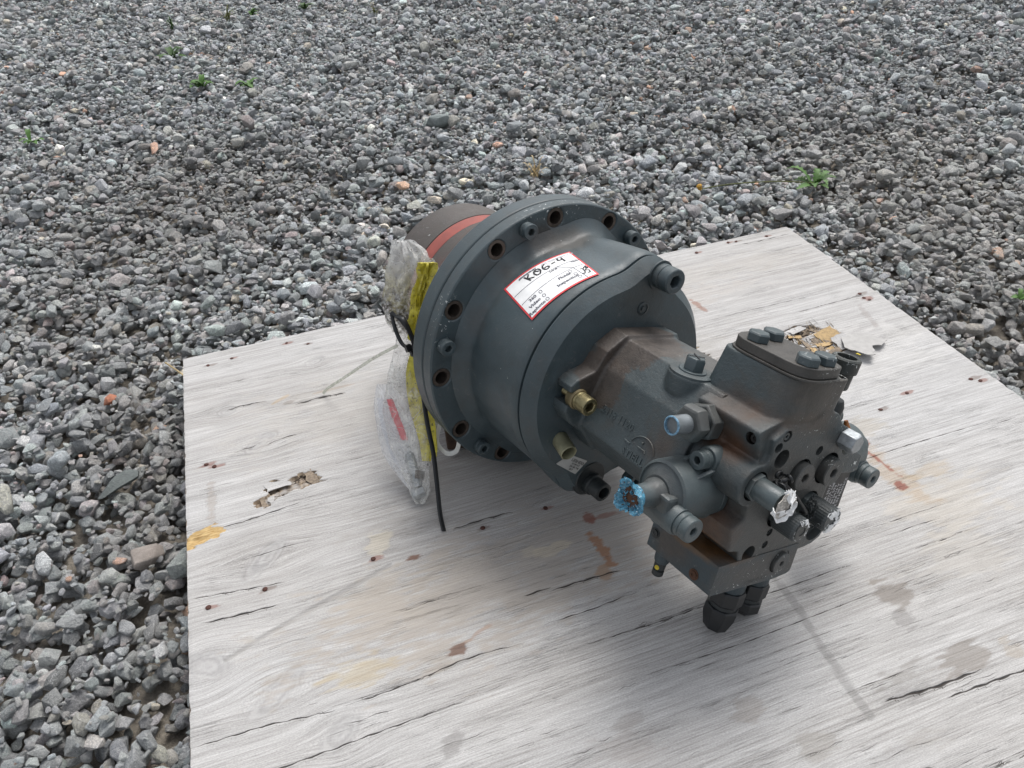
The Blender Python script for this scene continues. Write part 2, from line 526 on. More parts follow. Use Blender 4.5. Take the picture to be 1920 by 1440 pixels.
# knots: x, y, half length, half width, angle
KN = [(-.162, .922, .048, .019, 44), (-.166, .668, .048, .018, 38), (-.263, .747, .036, .022, -30), (-.2035, 1.341, .020, .013, 10),
      (-.1447, 1.217, .040, .016, 35), (-.008, 1.443, .024, .013, 20), (-.092, .575, .030, .017, 30), (.964, .235, .03, .02, 0), (.59, 1.30, .022, .012, 20)]
GYv = BY + .004 * vnoise(BX, BY, 1.6, 2.2, 3) + .0008 * vnoise(BX, BY, 9, 12, 5)
KM = np.zeros_like(BX); KR = np.full_like(BX, 9.0)
for kx, ky, la, lb, an in KN:
    dx = BX - kx; dy = BY - ky
    ca, sa = math.cos(rad(an)), math.sin(rad(an))
    u = (dx * ca + dy * sa) / la; v_ = (-dx * sa + dy * ca) / lb
    rho = np.sqrt(u * u + v_ * v_)
    e2 = np.exp(-((dx / (la * 1.6)) ** 2 + (dy / (lb * 2.3)) ** 2))
    GYv = GYv - dy * .85 * e2
    KR = np.minimum(KR, rho + .12 * vnoise(BX, BY, 60, 60, 9, 2))
KM = np.clip((1.25 - KR) / .3, 0, 1)
# cracks: explicit ones (centre line, half width in m) then random fine ones
CR = [([(-.0844, .6144), (-.039, .6135), (.0317, .6166), (.0897, .6237), (.1347, .6234), (.1929, .6175)], .0011),
      ([(.2251, .6374), (.2632, .6369), (.3073, .6364), (.3538, .6395), (.3909, .6402)], .0009),
      ([(.215, .6962), (.2649, .6968)], .0016), ([(.2577, .6899), (.3036, .6908), (.3813, .6877)], .0018),
      ([(.1502, .8676), (.1992, .8701), (.2600, .8683)], .0019), ([(-.288, .8809), (-.2315, .873), (-.1313, .8591)], .0010),
      ([(-.2699, .8266), (-.2178, .8222), (-.15, .8193)], .0017), ([(-.2879, .6262), (-.1864, .6237), (-.085, .6105)], .0010),
      ([(-.288, .5562), (-.1964, .5567), (-.03, .5605), (.1, .562)], .0010),
      ([(-.0697, 1.3083), (-.0149, 1.3125), (.0393, 1.3078)], .0022), ([(-.2035, 1.345), (-.17, 1.347), (-.12, 1.343)], .0016),
      ([(-.24, 1.02), (-.20, 1.018), (-.15, 1.022), (-.09, 1.028)], .0014), ([(-.21, .93), (-.13, .935), (-.08, .932)], .0006),
      ([(.62, .36), (.7, .353), (.78, .352)], .0022), ([(.70, .335), (.80, .332), (.86, .329)], .0016), ([(-.14, 1.205), (-.10, 1.214), (-.06, 1.216)], .0010),
      ([(-.20, 1.205), (-.16, 1.212), (-.14, 1.222)], .0009), ([(.85, 1.25), (1.0, 1.252), (1.2, 1.249)], .0005), ([(.8, .75), (1.0, .755), (1.2, .752)], .0006),
      ([(1.05, 1.203), (1.2, 1.206), (1.29, 1.205)], .0008), ([(1.1, 1.53), (1.2, 1.527), (1.29, 1.53)], .0010), ([(.45, .57), (.6, .565), (.72, .568)], .0008),
      ([(.25, .585), (.4, .580), (.55, .583)], .0009), ([(.3, .51), (.5, .505), (.75, .51)], .0007)]
rc = random.Random(5)
for _ in range(360):
    cx = rc.uniform(X0, X1); cy = rc.uniform(.1, 1.56) if rc.random() < .5 else rc.uniform(.1, .75)
    L = rc.uniform(.02, .16) if rc.random() < .8 else rc.uniform(.15, .4)
    ph = rc.uniform(0, 6); n_ = 7; am = rc.uniform(.0004, .0018); sl = rc.uniform(-.012, .012)
    CR.append(([(cx + L * k / n_, cy + sl * L * k / n_ + am * math.sin(ph + k * 1.7)) for k in range(n_ + 1)], rc.choice((.00018, .0002, .00026, .0003, .00036, .0005))))
SD = np.full_like(BX, .004); CW = np.full_like(BX, .0001)
for poly, hw in CR:
    hw = hw * (.72 if hw > .0006 else .9)
    xs = np.array([p[0] for p in poly]); ys = np.array([p[1] for p in poly])
    i0, i1 = np.searchsorted(bx, xs[0]), np.searchsorted(bx, xs[-1])
    if i1 - i0 < 2: continue
    j0, j1 = np.searchsorted(by, ys.min() - .005), np.searchsorted(by, ys.max() + .005)
    xx = bx[i0:i1]
    yc = np.interp(xx, xs, ys) + .0006 * np.sin(xx * 210 + cx * 9) * (hw > .0006) + .00015 * np.sin(xx * 530)
    tt = (xx - xs[0]) / (xs[-1] - xs[0])
    ww = hw * np.clip(4 * tt * (1 - tt), 0, 1) ** .6 * (1 + .35 * np.sin(xx * 160 + ys[0] * 300))
    s_ = (by[j0:j1, None] - yc[None]) ; cur = SD[j0:j1, i0:i1]
    take = np.abs(s_) < np.abs(cur)
    cur[take] = s_[take]; wc = CW[j0:j1, i0:i1]; wc[take] = np.broadcast_to(ww[None], s_.shape)[take]
SD = np.clip(SD, -.004, .004)
# stains: x, y, rx, ry, angle, colour, amount
ST = [(.377, .805, .010, .016, 0, (.20, .045, .02), .8), (.367, .745, .010, .045, 8, (.30, .13, .05), .85), (.352, .693, .012, .012, 0, (.32, .17, .07), .6),
      (.41, .80, .03, .006, 0, (.22, .06, .03), .6), (.924, .735, .004, .035, 10, (.22, .055, .025), .9), (.916, .678, .010, .010, 0, (.20, .045, .02), .95),
      (.925, .70, .03, .07, 10, (.36, .25, .14), .45), (.935, .79, .006, .006, 0, (.22, .06, .02), .8), (.95, .83, .05, .03, 0, (.33, .28, .2), .4), (.99, .69, .05, .02, 0, (.36, .27, .16), .4),
      (.0741, .833, .018, .0075, 4, (.14, .055, .028), .95), (.098, .642, .017, .010, 0, (.13, .06, .035), .92), (.13, .66, .03, .006, 20, (.3, .17, .1), .5),
      (.880, 1.317, .006, .03, 8, (.24, .10, .055), .7), (.16, .73, .30, .11, 0, (.35, .31, .265), .75), (.02, .78, .1, .06, 0, (.37, .33, .28), .5),
      (-.05, .66, .05, .03, 0, (.42, .34, .20), .5), (.45, .80, .2, .12, 0, (.34, .31, .28), .6), (.05, 1.25, .25, .12, 0, (.42, .39, .35), .35),
      (.0229, .8817, .022, .022, 0, (.50, .45, .36), .7), (.290, .765, .03, .014, 0, (.50, .43, .33), .7), (.255, .775, .012, .012, 0, (.5, .43, .33), .4),
      (.757, .49, .028, .03, 0, (.19, .165, .14), .75), (.751, .395, .0, .0, 0, (0, 0, 0), 0), (.735, .455, .02, .018, 0, (.22, .21, .20), .6),
      (.775, .375, .045, .022, 0, (.20, .175, .15), .7), (.84, .365, .02, .02, 0, (.33, .28, .22), .5), (.665, .386, .045, .018, 12, (.25, .235, .215), .6), (.65, .36, .04, .022, -8, (.24, .23, .22), .6),
      (.44, .415, .02, .02, 0, (.26, .23, .2), .5), (.28, .457, .04, .014, 0, (.27, .25, .23), .5), (.05, .512, .02, .01, 40, (.2, .19, .18), .6), (.5, .34, .03, .02, 0, (.26, .24, .21), .5),
      (.26, .43, .06, .03, 0, (.3, .27, .25), .45), (-.2435, 1.1, .008, .05, 0, (.28, .24, .20), .5), (.62, .30, .05, .02, 0, (.28, .26, .23), .4), (.9, .52, .12, .05, 0, (.42, .39, .345), .4),
      (.95, .62, .12, .06, 0, (.48, .42, .33), .3), (.02, 1.33, .05, .004, 0, (.30, .2, .11), .3), (-.09, 1.34, .025, .005, 30, (.42, .3, .17), .5), (-.08, 1.32, .015, .006, 0, (.2, .17, .14), .6),
      (1.0, 1.44, .25, .06, 0, (.40, .375, .34), .45), (.9, 1.36, .2, .05, 0, (.42, .38, .34), .4), (1.1, 1.0, .2, .1, 0, (.55, .535, .51), .4),
      (.6, 1.15, .3, .12, 0, (.33, .31, .28), .5), (.25, .95, .25, .10, 0, (.33, .31, .285), .55), (1.21, 1.13, .008, .05, -15, (.25, .22, .2), .45), (1.1, .42, .15, .05, 0, (.44, .37, .3), .35)]
NZ = vnoise(BX, BY, 45, 160, 21, 3); NZ2 = vnoise(BX, BY, 18, 22, 31, 3)
SR = np.zeros(BX.shape + (3,)); SA = np.zeros_like(BX)
def stain(kx, ky, rx, ry, an, colr, am, pw=3.0):
    global SR, SA
    if am <= 0: return
    ca, sa = math.cos(rad(an)), math.sin(rad(an))
    dx, dy = BX - kx, BY - ky
    u = (dx * ca + dy * sa) / rx; v_ = (-dx * sa + dy * ca) / ry
    rho = np.sqrt(u * u + v_ * v_) + .75 * NZ + .55 * NZ2
    a = am * np.clip((1.02 - rho) / (.28 if rx * ry < .001 else .5), 0, 1)
    SR = SR * (1 - a[..., None]) + np.array(colr) * a[..., None]
    SA = SA + a * (1 - SA)
for s_ in sorted(ST, key=lambda q: -q[2] * q[3]): stain(*s_)
def stripe(poly, hw, colr, am):
    global SR, SA
    d = np.full_like(BX, 9.0)
    for (ax_, ay_), (bx_, by_) in zip(poly[:-1], poly[1:]):
        vx, vy = bx_ - ax_, by_ - ay_; L2 = vx * vx + vy * vy
        t_ = np.clip(((BX - ax_) * vx + (BY - ay_) * vy) / L2, 0, 1)
        d = np.minimum(d, np.hypot(BX - ax_ - t_ * vx, BY - ay_ - t_ * vy))
    a = am * np.clip((hw * (1 + .4 * NZ2) - d) / (hw * .35), 0, 1) * (.75 + .35 * NZ)
    SR = SR * (1 - a[..., None]) + np.array(colr) * a[..., None]; SA = SA + a * (1 - SA)
    return d
stripe([(.597, .60), (.602, .537), (.592, .458), (.589, .384), (.588, .35)], .007, (.20, .195, .185), .75)
groove = stripe([(-.2337, .7479), (-.1733, .7702), (-.1059, .7902), (-.0438, .8092), (.0306, .8313)], .0055, (.27, .26, .245), .8)
# holes broken through the face veneer (the core shows): outline polygons
HOLES = [([(-.175, 1.047), (-.1435, 1.072), (-.139, 1.100), (-.1095, 1.090), (-.0848, 1.1046), (-.050, 1.092), (-.0456, 1.0659), (-.0901, 1.0632), (-.1287, 1.0554), (-.1484, 1.0379)], .006),
         ([(1.000, 1.1535), (1.0541, 1.158), (1.0873, 1.1326), (1.1077, 1.0906), (1.0985, 1.0417), (1.0418, 1.0339), (.995, 1.0504), (.9915, 1.1095)], .007),
         ([(-.289, 1.0203), (-.2419, 1.0346), (-.2273, 1.018), (-.2324, 1.0014), (-.289, .9884)], .0035),
         ([(.715, 1.2271), (.7544, 1.2314), (.80, 1.14), (.79, 1.05), (.755, 1.06), (.73, 1.15)], .004)]
HD = np.zeros_like(BX)
for poly, dep in HOLES:
    px_ = np.array([p[0] for p in poly]); py_ = np.array([p[1] for p in poly])
    bb = (BX > px_.min() - .02) & (BX < px_.max() + .02) & (BY > py_.min() - .02) & (BY < py_.max() + .02)
    x_ = BX[bb] + .016 * vnoise(BX[bb], BY[bb], 40, 240, 41, 2); y_ = BY[bb] + .006 * vnoise(BX[bb], BY[bb], 60, 50, 43, 2)
    ins = np.zeros(x_.shape, bool); j = len(poly) - 1
    for i in range(len(poly)):
        xi, yi = poly[i]; xj, yj = poly[j]
        cond = ((yi > y_) != (yj > y_)) & (x_ < (xj - xi) * (y_ - yi) / (yj - yi + 1e-12) + xi)
        ins ^= cond; j = i
    hb = HD[bb]; q_ = vnoise(x_, y_, 55, 34, 51, 2); lvl = dep * (.35 + .6 * (q_ > -.15) + .6 * (q_ > .18) + .15 * vnoise(x_, y_, 300, 60, 55, 2))
    HD[bb] = np.where(ins, lvl, hb)
BZ = T - HD + .0012 * vnoise(BX, BY, 2.5, 2.0, 61) - .0012 * np.clip((1.05 - KR) / .3, 0, 1) * (KM > 0)
BZ -= .0016 * np.clip((.005 - groove) / .003, 0, 1)
BZ -= np.clip((CW * 1.1 - np.abs(SD)) * 1.6, 0, .003)
NAILS = [(-.2349, 1.5187), (-.1823, 1.5269), (-.0599, 1.5382), (-.0138, 1.517), (-.2487, 1.1919), (-.2344, 1.1801), (-.1681, .8565), (-.2562, .8535), (.0083, .8538), (.1981, .8513), (.3147, .854),
         (1.2149, 1.541), (1.1259, 1.5476), (1.1039, 1.551), (1.001, 1.5363), (1.2544, 1.2133), (1.2514, 1.1943), (1.2582, 1.1839), (1.2491, .8649), (1.2627, .8538), (1.101, .8769), (1.0199, .8549)]
for i, (a_, b_) in enumerate(NAILS):
    stain(a_ + .004, b_, .010 + .008 * rc.random(), .005, 0, (.20, .07, .045) if i % 3 else (.16, .12, .10), .7)
ex = vnoise(BX * 0 + .3, BY, 1, 38, 71, 4); ex2 = vnoise(BX, BY * 0 + .7, 30, 1, 73, 4)
wl = np.clip(1 - (BX - X0) / .008, 0, 1); wr = np.clip(1 - (X1 - BX) / .008, 0, 1); wb = np.clip(1 - (Y1 - BY) / .008, 0, 1)
BXd = BX + wl * (np.abs(ex) ** 1.5 * .0045) - wr * (np.abs(ex) ** 1.5 * .007); BYd = BY - wb * (np.abs(ex2) ** 1.5 * .006)
BZ = BZ - .0015 * np.clip(np.maximum(np.maximum(wl, wr), wb) - .5, 0, 1)
bme = grid_mesh('board_face', BXd, BYd, BZ)
vattr(bme, 'grain', 'FLOAT_VECTOR', np.stack([BX, GYv, np.zeros_like(BX)], -1), 'vector')
vattr(bme, 'crack', 'FLOAT_VECTOR', np.stack([SD, CW, HD], -1), 'vector')
vattr(bme, 'knot', 'FLOAT_VECTOR', np.stack([KM, np.clip(KR, 0, 3), KM * 0], -1), 'vector')
vattr(bme, 'stain', 'FLOAT_COLOR', np.concatenate([SR / np.maximum(SA, 1e-4)[..., None], SA[..., None]], -1), 'color')

def wood_nodes(name, attrs=True):
    t = NT(name)
    if attrs:
        gr = t.attr('grain').outputs['Vector']
    else:
        gr = t.n('ShaderNodeTexCoord').outputs['Object']
    def st_noise(sx, sy, scale, d=4, r=.6, off=0.0):
        mp = t.n('ShaderNodeMapping'); t.set(mp.inputs['Vector'], gr)
        mp.inputs['Scale'].default_value = (sx, sy, 1); mp.inputs['Location'].default_value = (off, off * 2, 0)
        return t.noise(mp.outputs[0], scale, d, r)
    a = st_noise(2.2, 70, 1.0, 5, .65)          # broad grain bands
    b = st_noise(13, 560, 1.0, 5, .75, 3)        # fine fibres
    c = st_noise(1.2, 3.0, 1.0, 4, .55, 7)      # weathering patches
    d = st_noise(5, 260, 1.0, 3, .6, 11)        # checks
    e = st_noise(330, 700, 1.0, 3, .6, 5)       # speckle
    col = t.mix(t.map(a, .28, .72), (.375, .368, .36), (.53, .525, .518))
    col = t.mix(t.map(c, .35, .65, 0, .9), col, t.mix(t.map(a, .3, .7), (.31, .292, .272), (.46, .445, .425)))
    col = t.mix(t.map(b, .30, .70), t.mix(1., col, (.66, .65, .64), 'MULTIPLY'), t.mix(1., col, (1.22, 1.22, 1.22), 'MULTIPLY'))
    col = t.mix(t.map(e, .35, .7, 0, 1), t.mix(1., col, (.84, .84, .84), 'MULTIPLY'), t.mix(1., col, (1.14, 1.14, 1.14), 'MULTIPLY'))
    dens = t.map(st_noise(1.1, 4.5, 1.0, 2, .5, 17), .42, .62, .03, .075)
    chk = t.math('MULTIPLY', t.map(t.math('ABSOLUTE', t.math('SUBTRACT', d, .5)), 0.0, .012, 1, 0), t.map(st_noise(7, 22, 1.0, 2, .5, 23), .50, .64, 0, .6))
    col = t.mix(chk, col, (.10, .09, .085))
    fig = t.math('SINE', t.math('ADD', t.math('MULTIPLY', t.n('ShaderNodeSeparateXYZ', Vector=gr).outputs[1], 760.0), t.math('MULTIPLY', st_noise(1.6, 16, 1.0, 3, .55, 29), 26.0)))
    fm = t.math('MULTIPLY', t.map(fig, .35, 1.0, 0, 1), t.map(st_noise(2.5, 12, 1.0, 3, .6, 47), .42, .62, .05, .55))
    col = t.mix(fm, col, t.mix(1., col, (.70, .685, .665), 'MULTIPLY'))
    h = t.math('ADD', t.math('MULTIPLY', b, .5), t.math('ADD', t.math('MULTIPLY', a, .6), t.math('MULTIPLY', chk, -1.0)))
    if attrs:
        kn = t.n('ShaderNodeSeparateXYZ', Vector=t.attr('knot').outputs['Vector'])
        rg = t.math('SINE', t.math('MULTIPLY', t.math('ADD', kn.outputs[1], t.math('MULTIPLY', t.noise(t.vmath('MULTIPLY', gr, (60, 60, 1)).outputs[0], 1.0, 3, .6), .8)), 11.0))
        kcol = t.mix(t.map(rg, -1, 1), (.30, .292, .285), (.40, .39, .38))
        kcol = t.mix(t.math('MULTIPLY', t.map(t.math('ABSOLUTE', t.math('SUBTRACT', kn.outputs[1], .97)), .01, .16, .55, 0), t.map(st_noise(30, 60, 1.0, 3, .6, 37), .42, .60)), kcol, (.12, .11, .10))
        col = t.mix(t.math('MULTIPLY', kn.outputs[0], t.map(st_noise(40, 80, 1.0, 3, .6, 41), .3, .6, .25, .75)), col, kcol)
        sta = t.attr('stain')
        grey = t.mix(t.map(b, .3, .7), (.8, .8, .8), (1.15, 1.15, 1.15))
        col = t.mix(t.math('MULTIPLY', sta.outputs['Alpha'], t.map(b, .3, .75, .75, 1.0), None, True), col, t.mix(1., sta.outputs['Color'], grey, 'MULTIPLY'))
        cs_ = t.n('ShaderNodeSeparateXYZ', Vector=t.attr('crack').outputs['Vector'])
        ab = t.math('ABSOLUTE', cs_.outputs[0])
        ck = t.map(ab, t.math('MULTIPLY', cs_.outputs[1], .55), t.math('ADD', t.math('MULTIPLY', cs_.outputs[1], 1.25), .0002), 1, 0)
        ck = t.math('MULTIPLY', ck, t.map(cs_.outputs[1], .0001, .0006, 0, .93))
        col = t.mix(ck, col, (.035, .027, .022))
        core = t.map(cs_.outputs[2], .0003, .001)
        ccol = t.mix(t.map(st_noise(160, 5, 1.0, 4, .6, 2), .35, .65), (.13, .095, .065), (.40, .32, .23))
        ccol = t.mix(t.map(st_noise(25, 25, 1.0, 2, .6, 9), .5, .62), ccol, (.36, .335, .31))
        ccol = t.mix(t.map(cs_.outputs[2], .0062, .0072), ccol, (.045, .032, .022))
        ccol = t.mix(t.map(st_noise(20, 300, 1.0, 3, .6, 19), .52, .60, 0, .8), ccol, (.05, .036, .026))
        yel = t.map(t.n('ShaderNodeSeparateXYZ', Vector=gr).outputs[0], -.15, -.16, 0, 1)
        ccol = t.mix(yel, ccol, t.mix(t.map(st_noise(80, 400, 1.0, 3, .6, 2), .35, .65), (.38, .24, .09), (.55, .40, .19)))
        far = t.map(t.n('ShaderNodeSeparateXYZ', Vector=t.n('ShaderNodeNewGeometry').outputs['Position']).outputs[1], 1.03, 1.035)
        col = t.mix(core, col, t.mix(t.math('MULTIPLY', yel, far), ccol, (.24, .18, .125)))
        h = t.math('ADD', h, t.math('MULTIPLY', ck, -2.0))
    return t.out(col, .85, t.bump(h, .7, .0014))
wood = wood_nodes('weathered_wood')
wood_plain = wood_nodes('grey_timber', False)
board = empty('plywood_board', (.5, .8, 0), 'weathered grey plywood board with knots and torn veneer, lying under the pump', 'board')
def in_board(o):
    o.parent = board; o.matrix_parent_inverse = Matrix.Translation((-.5, -.8, 0)); return o
in_board(link('face_veneer', bme, wood))
core_mat = plain('ply_edge', (.25, .20, .155), .85, 0, .3, 40)
cv, cf = [], []
def boxvf(x0, x1, y0, y1, z0, z1):
    v = [(x0, y0, z0), (x1, y0, z0), (x1, y1, z0), (x0, y1, z0), (x0, y0, z1), (x1, y0, z1), (x1, y1, z1), (x0, y1, z1)]
    return v, [(3, 2, 1, 0), (4, 5, 6, 7), (0, 1, 5, 4), (1, 2, 6, 5), (2, 3, 7, 6), (3, 0, 4, 7)]
in_board(link('core_sheet', mesh('core_sheet', *boxvf(X0 - .0006, X1 + .0006, Y0 - .0006, Y1 + .0006, T - .020, T - .0095)), core_mat))
# the ragged rim of the face sheet
rim = []
for (a_, b_, c_, d_) in ((X0 - .0005, X0 + .0003, Y0, Y1), (X1 - .0003, X1 + .0005, Y0, Y1)):
    rim.append(boxvf(a_, b_, c_, d_, T - .0094, T - .0035))
for (c_, d_) in ((Y0 - .0005, Y0 + .0003), (Y1 - .0003, Y1 + .0005)):
    rim.append(boxvf(X0 + .001, X1 - .001, c_, d_, T - .0094, T - .0035))
in_board(link('edge_strip', mesh('edge_strip', *merge(*rim)), core_mat))
for y_ in (1.53, 1.19, .853, .50, .15):
    in_board(link('pallet_plank', mesh('pallet_plank', *boxvf(X0 + .006, X1 - .006, y_ - .035, y_ + .035, T - .0425, T - .0205)), wood_plain, bevel=.002))
for x_ in (-.24, .50, 1.25):
    in_board(link('bearer', mesh('bearer', *boxvf(x_ - .035, x_ + .035, Y0 + .02, Y1 - .02, -.03, T - .043)), wood_plain, bevel=.002))
# nail heads
rust = plain('rusty_nail', (.075, .030, .022), .75, .3, .4, 300)
nv, nf = lathe([(.0001, -.006), (.0018, -.006), (.0018, -.0006), (.0044, -.0004), (.0046, .0003), (.0030, .0009), (.0001, .0011)], 14, False, False)
nme = mesh('nail', nv, nf, True); nme.materials.append(rust)
for a_, b_ in NAILS:
    o = link('nail', nme); o.parent = board
    o.location = (a_ - .5, b_ - .8, T + .0004); o.rotation_euler = (rc.uniform(-.2, .2), rc.uniform(-.2, .2), rc.uniform(0, 6)); o.scale = (1, rc.uniform(.75, 1), 1)

def flake(poly, z0, thick, curl=(0, 0), jag=.002, seed=0, n=4):
    r = random.Random(seed); P = []
    for i in range(len(poly)):
        a_, b_ = Vector(poly[i]), Vector(poly[(i + 1) % len(poly)])
        for k in range(n):
            q = a_.lerp(b_, k / n); P.append((q.x + r.uniform(-jag, jag), q.y + r.uniform(-jag, jag) * .6))
    v, f = plate(P, [], 0, thick)
    cx = sum(p[0] for p in P) / len(P); cy = sum(p[1] for p in P) / len(P)
    v = [(x, y, z0 + z + curl[0] * (x - cx) + curl[1] * (y - cy) + abs(x - cx) * .10 * abs(curl[0])) for x, y, z in v]
    return v, f
tanw = plain('fresh_splinter', (.40, .28, .14), .85, 0, .25, 200)
greyw = wood_plain
darkw = plain('torn_splinter', (.22, .175, .13), .9, 0, .4, 200)
o = link('veneer_flake', mesh('veneer_flake', *flake([(1.1003, 1.090), (1.146, 1.085), (1.1763, 1.0281), (1.1495, 1.0162), (1.1315, 1.0195), (1.1066, .9871), (1.0914, .9933), (1.0696, 1.0349)], T + .010, .0018, (-.05, -.14), .0035, 3)), plain('flake_grey', (.36, .35, .335), .85, 0, .12, 90, .4))
o.rotation_euler = (0, 0, 0)
tag(o, 'curled pale grey flake of veneer lying on the board right of the torn hole', 'wood flake')
SPL = [([(1.050, 1.112), (1.098, 1.120), (1.104, 1.085), (1.060, 1.078)], T + .0025, (.10, .22), tanw, 61), ([(1.068, 1.082), (1.110, 1.088), (1.112, 1.048), (1.075, 1.044)], T + .003, (-.06, .25), greyw, 62),
       ([(1.005, 1.150), (1.045, 1.156), (1.05, 1.135), (1.01, 1.128)], T + .001, (.05, -.2), greyw, 63), ([(1.03, 1.04), (1.065, 1.048), (1.06, 1.015), (1.03, 1.012)], T + .003, (.1, .2), darkw, 64),
       ([(1.0582, 1.0926), (1.1105, 1.0973), (1.0963, 1.0359), (1.0618, 1.0339)], T - .003, (.02, .10), darkw, 5), ([(1.040, 1.060), (1.068, 1.066), (1.074, 1.032), (1.048, 1.018)], T - .004, (.03, .05), tanw, 6),
       ([(1.012, 1.115), (1.055, 1.12), (1.05, 1.09), (1.018, 1.085)], T - .0045, (.02, -.03), greyw, 7), ([(1.06, 1.03), (1.10, 1.045), (1.125, 1.01), (1.08, .998)], T + .0012, (-.02, .08), greyw, 8),
       ([(-.150, 1.098), (-.105, 1.093), (-.10, 1.078), (-.143, 1.076)], T - .0005, (.02, .05), greyw, 9), ([(-.078, 1.103), (-.062, 1.108), (-.052, 1.067), (-.066, 1.064)], T - .0025, (.12, .04), darkw, 10),
       ([(-.160, 1.062), (-.150, 1.066), (-.146, 1.035), (-.155, 1.030)], T - .003, (.1, .04), darkw, 11), ([(-.145, 1.060), (-.135, 1.062), (-.133, 1.030), (-.142, 1.028)], T - .002, (-.1, .04), greyw, 12)]
rs = random.Random(77)
for k in range(26):
    cx_, cy_ = rs.uniform(1.0, 1.11), rs.uniform(1.03, 1.14)
    if (cx_ - 1.05) ** 2 / .0036 + (cy_ - 1.09) ** 2 / .0040 > 1: continue
    an = rs.uniform(-.5, .5) if k % 2 else rs.uniform(1.1, 2.1); l_, w_ = rs.uniform(.012, .030), rs.uniform(.004, .010); ca, sa = math.cos(an), math.sin(an)
    SPL.append(([(cx_ + ca * a_ * l_ - sa * b_ * w_, cy_ + sa * a_ * l_ + ca * b_ * w_) for a_, b_ in ((-1, -.6), (1, -.8), (1.2, .7), (-.8, 1))], T - rs.uniform(.001, .005), (rs.uniform(-.15, .15), rs.uniform(-.18, .18)), rs.choice((darkw, tanw, greyw, greyw, darkw)), 90 + k))
for poly, z_, cu_, mt, sd_ in SPL:
    in_board(link('splinter', mesh('splinter', *flake(poly, z_, .0013, cu_, .003, sd_)), mt))
for k in range(80):
    bxx, byy = rc.uniform(1.0, 1.12), rc.uniform(1.02, 1.14); an = rc.uniform(1.2, 2.0); L = rc.uniform(.012, .035)
    in_board(link('splinter', mesh('splinter', *tube([(bxx, byy, T - .003), (bxx + L * math.cos(an), byy + L * math.sin(an), T + rc.uniform(0, .006))], [.0009, .0002], 4)), rc.choice((darkw, tanw, greyw))))
# timber chock under the red drum
ch = mesh('timber_chock', *boxvf(-.14, .14, -.09, .09, 0, .062))
o = link('timber_chock', ch, plain('stained_timber', (.060, .036, .024), .85, 0, .5, 60), bevel=.003)
o.location = (.345, 1.125, T); o.rotation_euler = (0, 0, rad(-9))
tag(o, 'dark stained timber block under the red drum of the pump', 'wood block')

# ================================================================== HYDRAULIC PUMP
SC = 0.22                                   # length of one bolt-circle radius in metres
pump = empty('hydraulic_pump', (0, 0, 0), 'large grey hydraulic pump with round bolt flange and red drum, lying on the plywood board', 'hydraulic pump')
pump.matrix_world = Matrix(((.914573, .318141, .249685, .391872), (.198784, .183906, -.962634, 1.005072), (-.352172, .930032, .104954, .238322 + BOARD_TOP), (0, 0, 0, 1)))
PW = pump.matrix_world.copy()

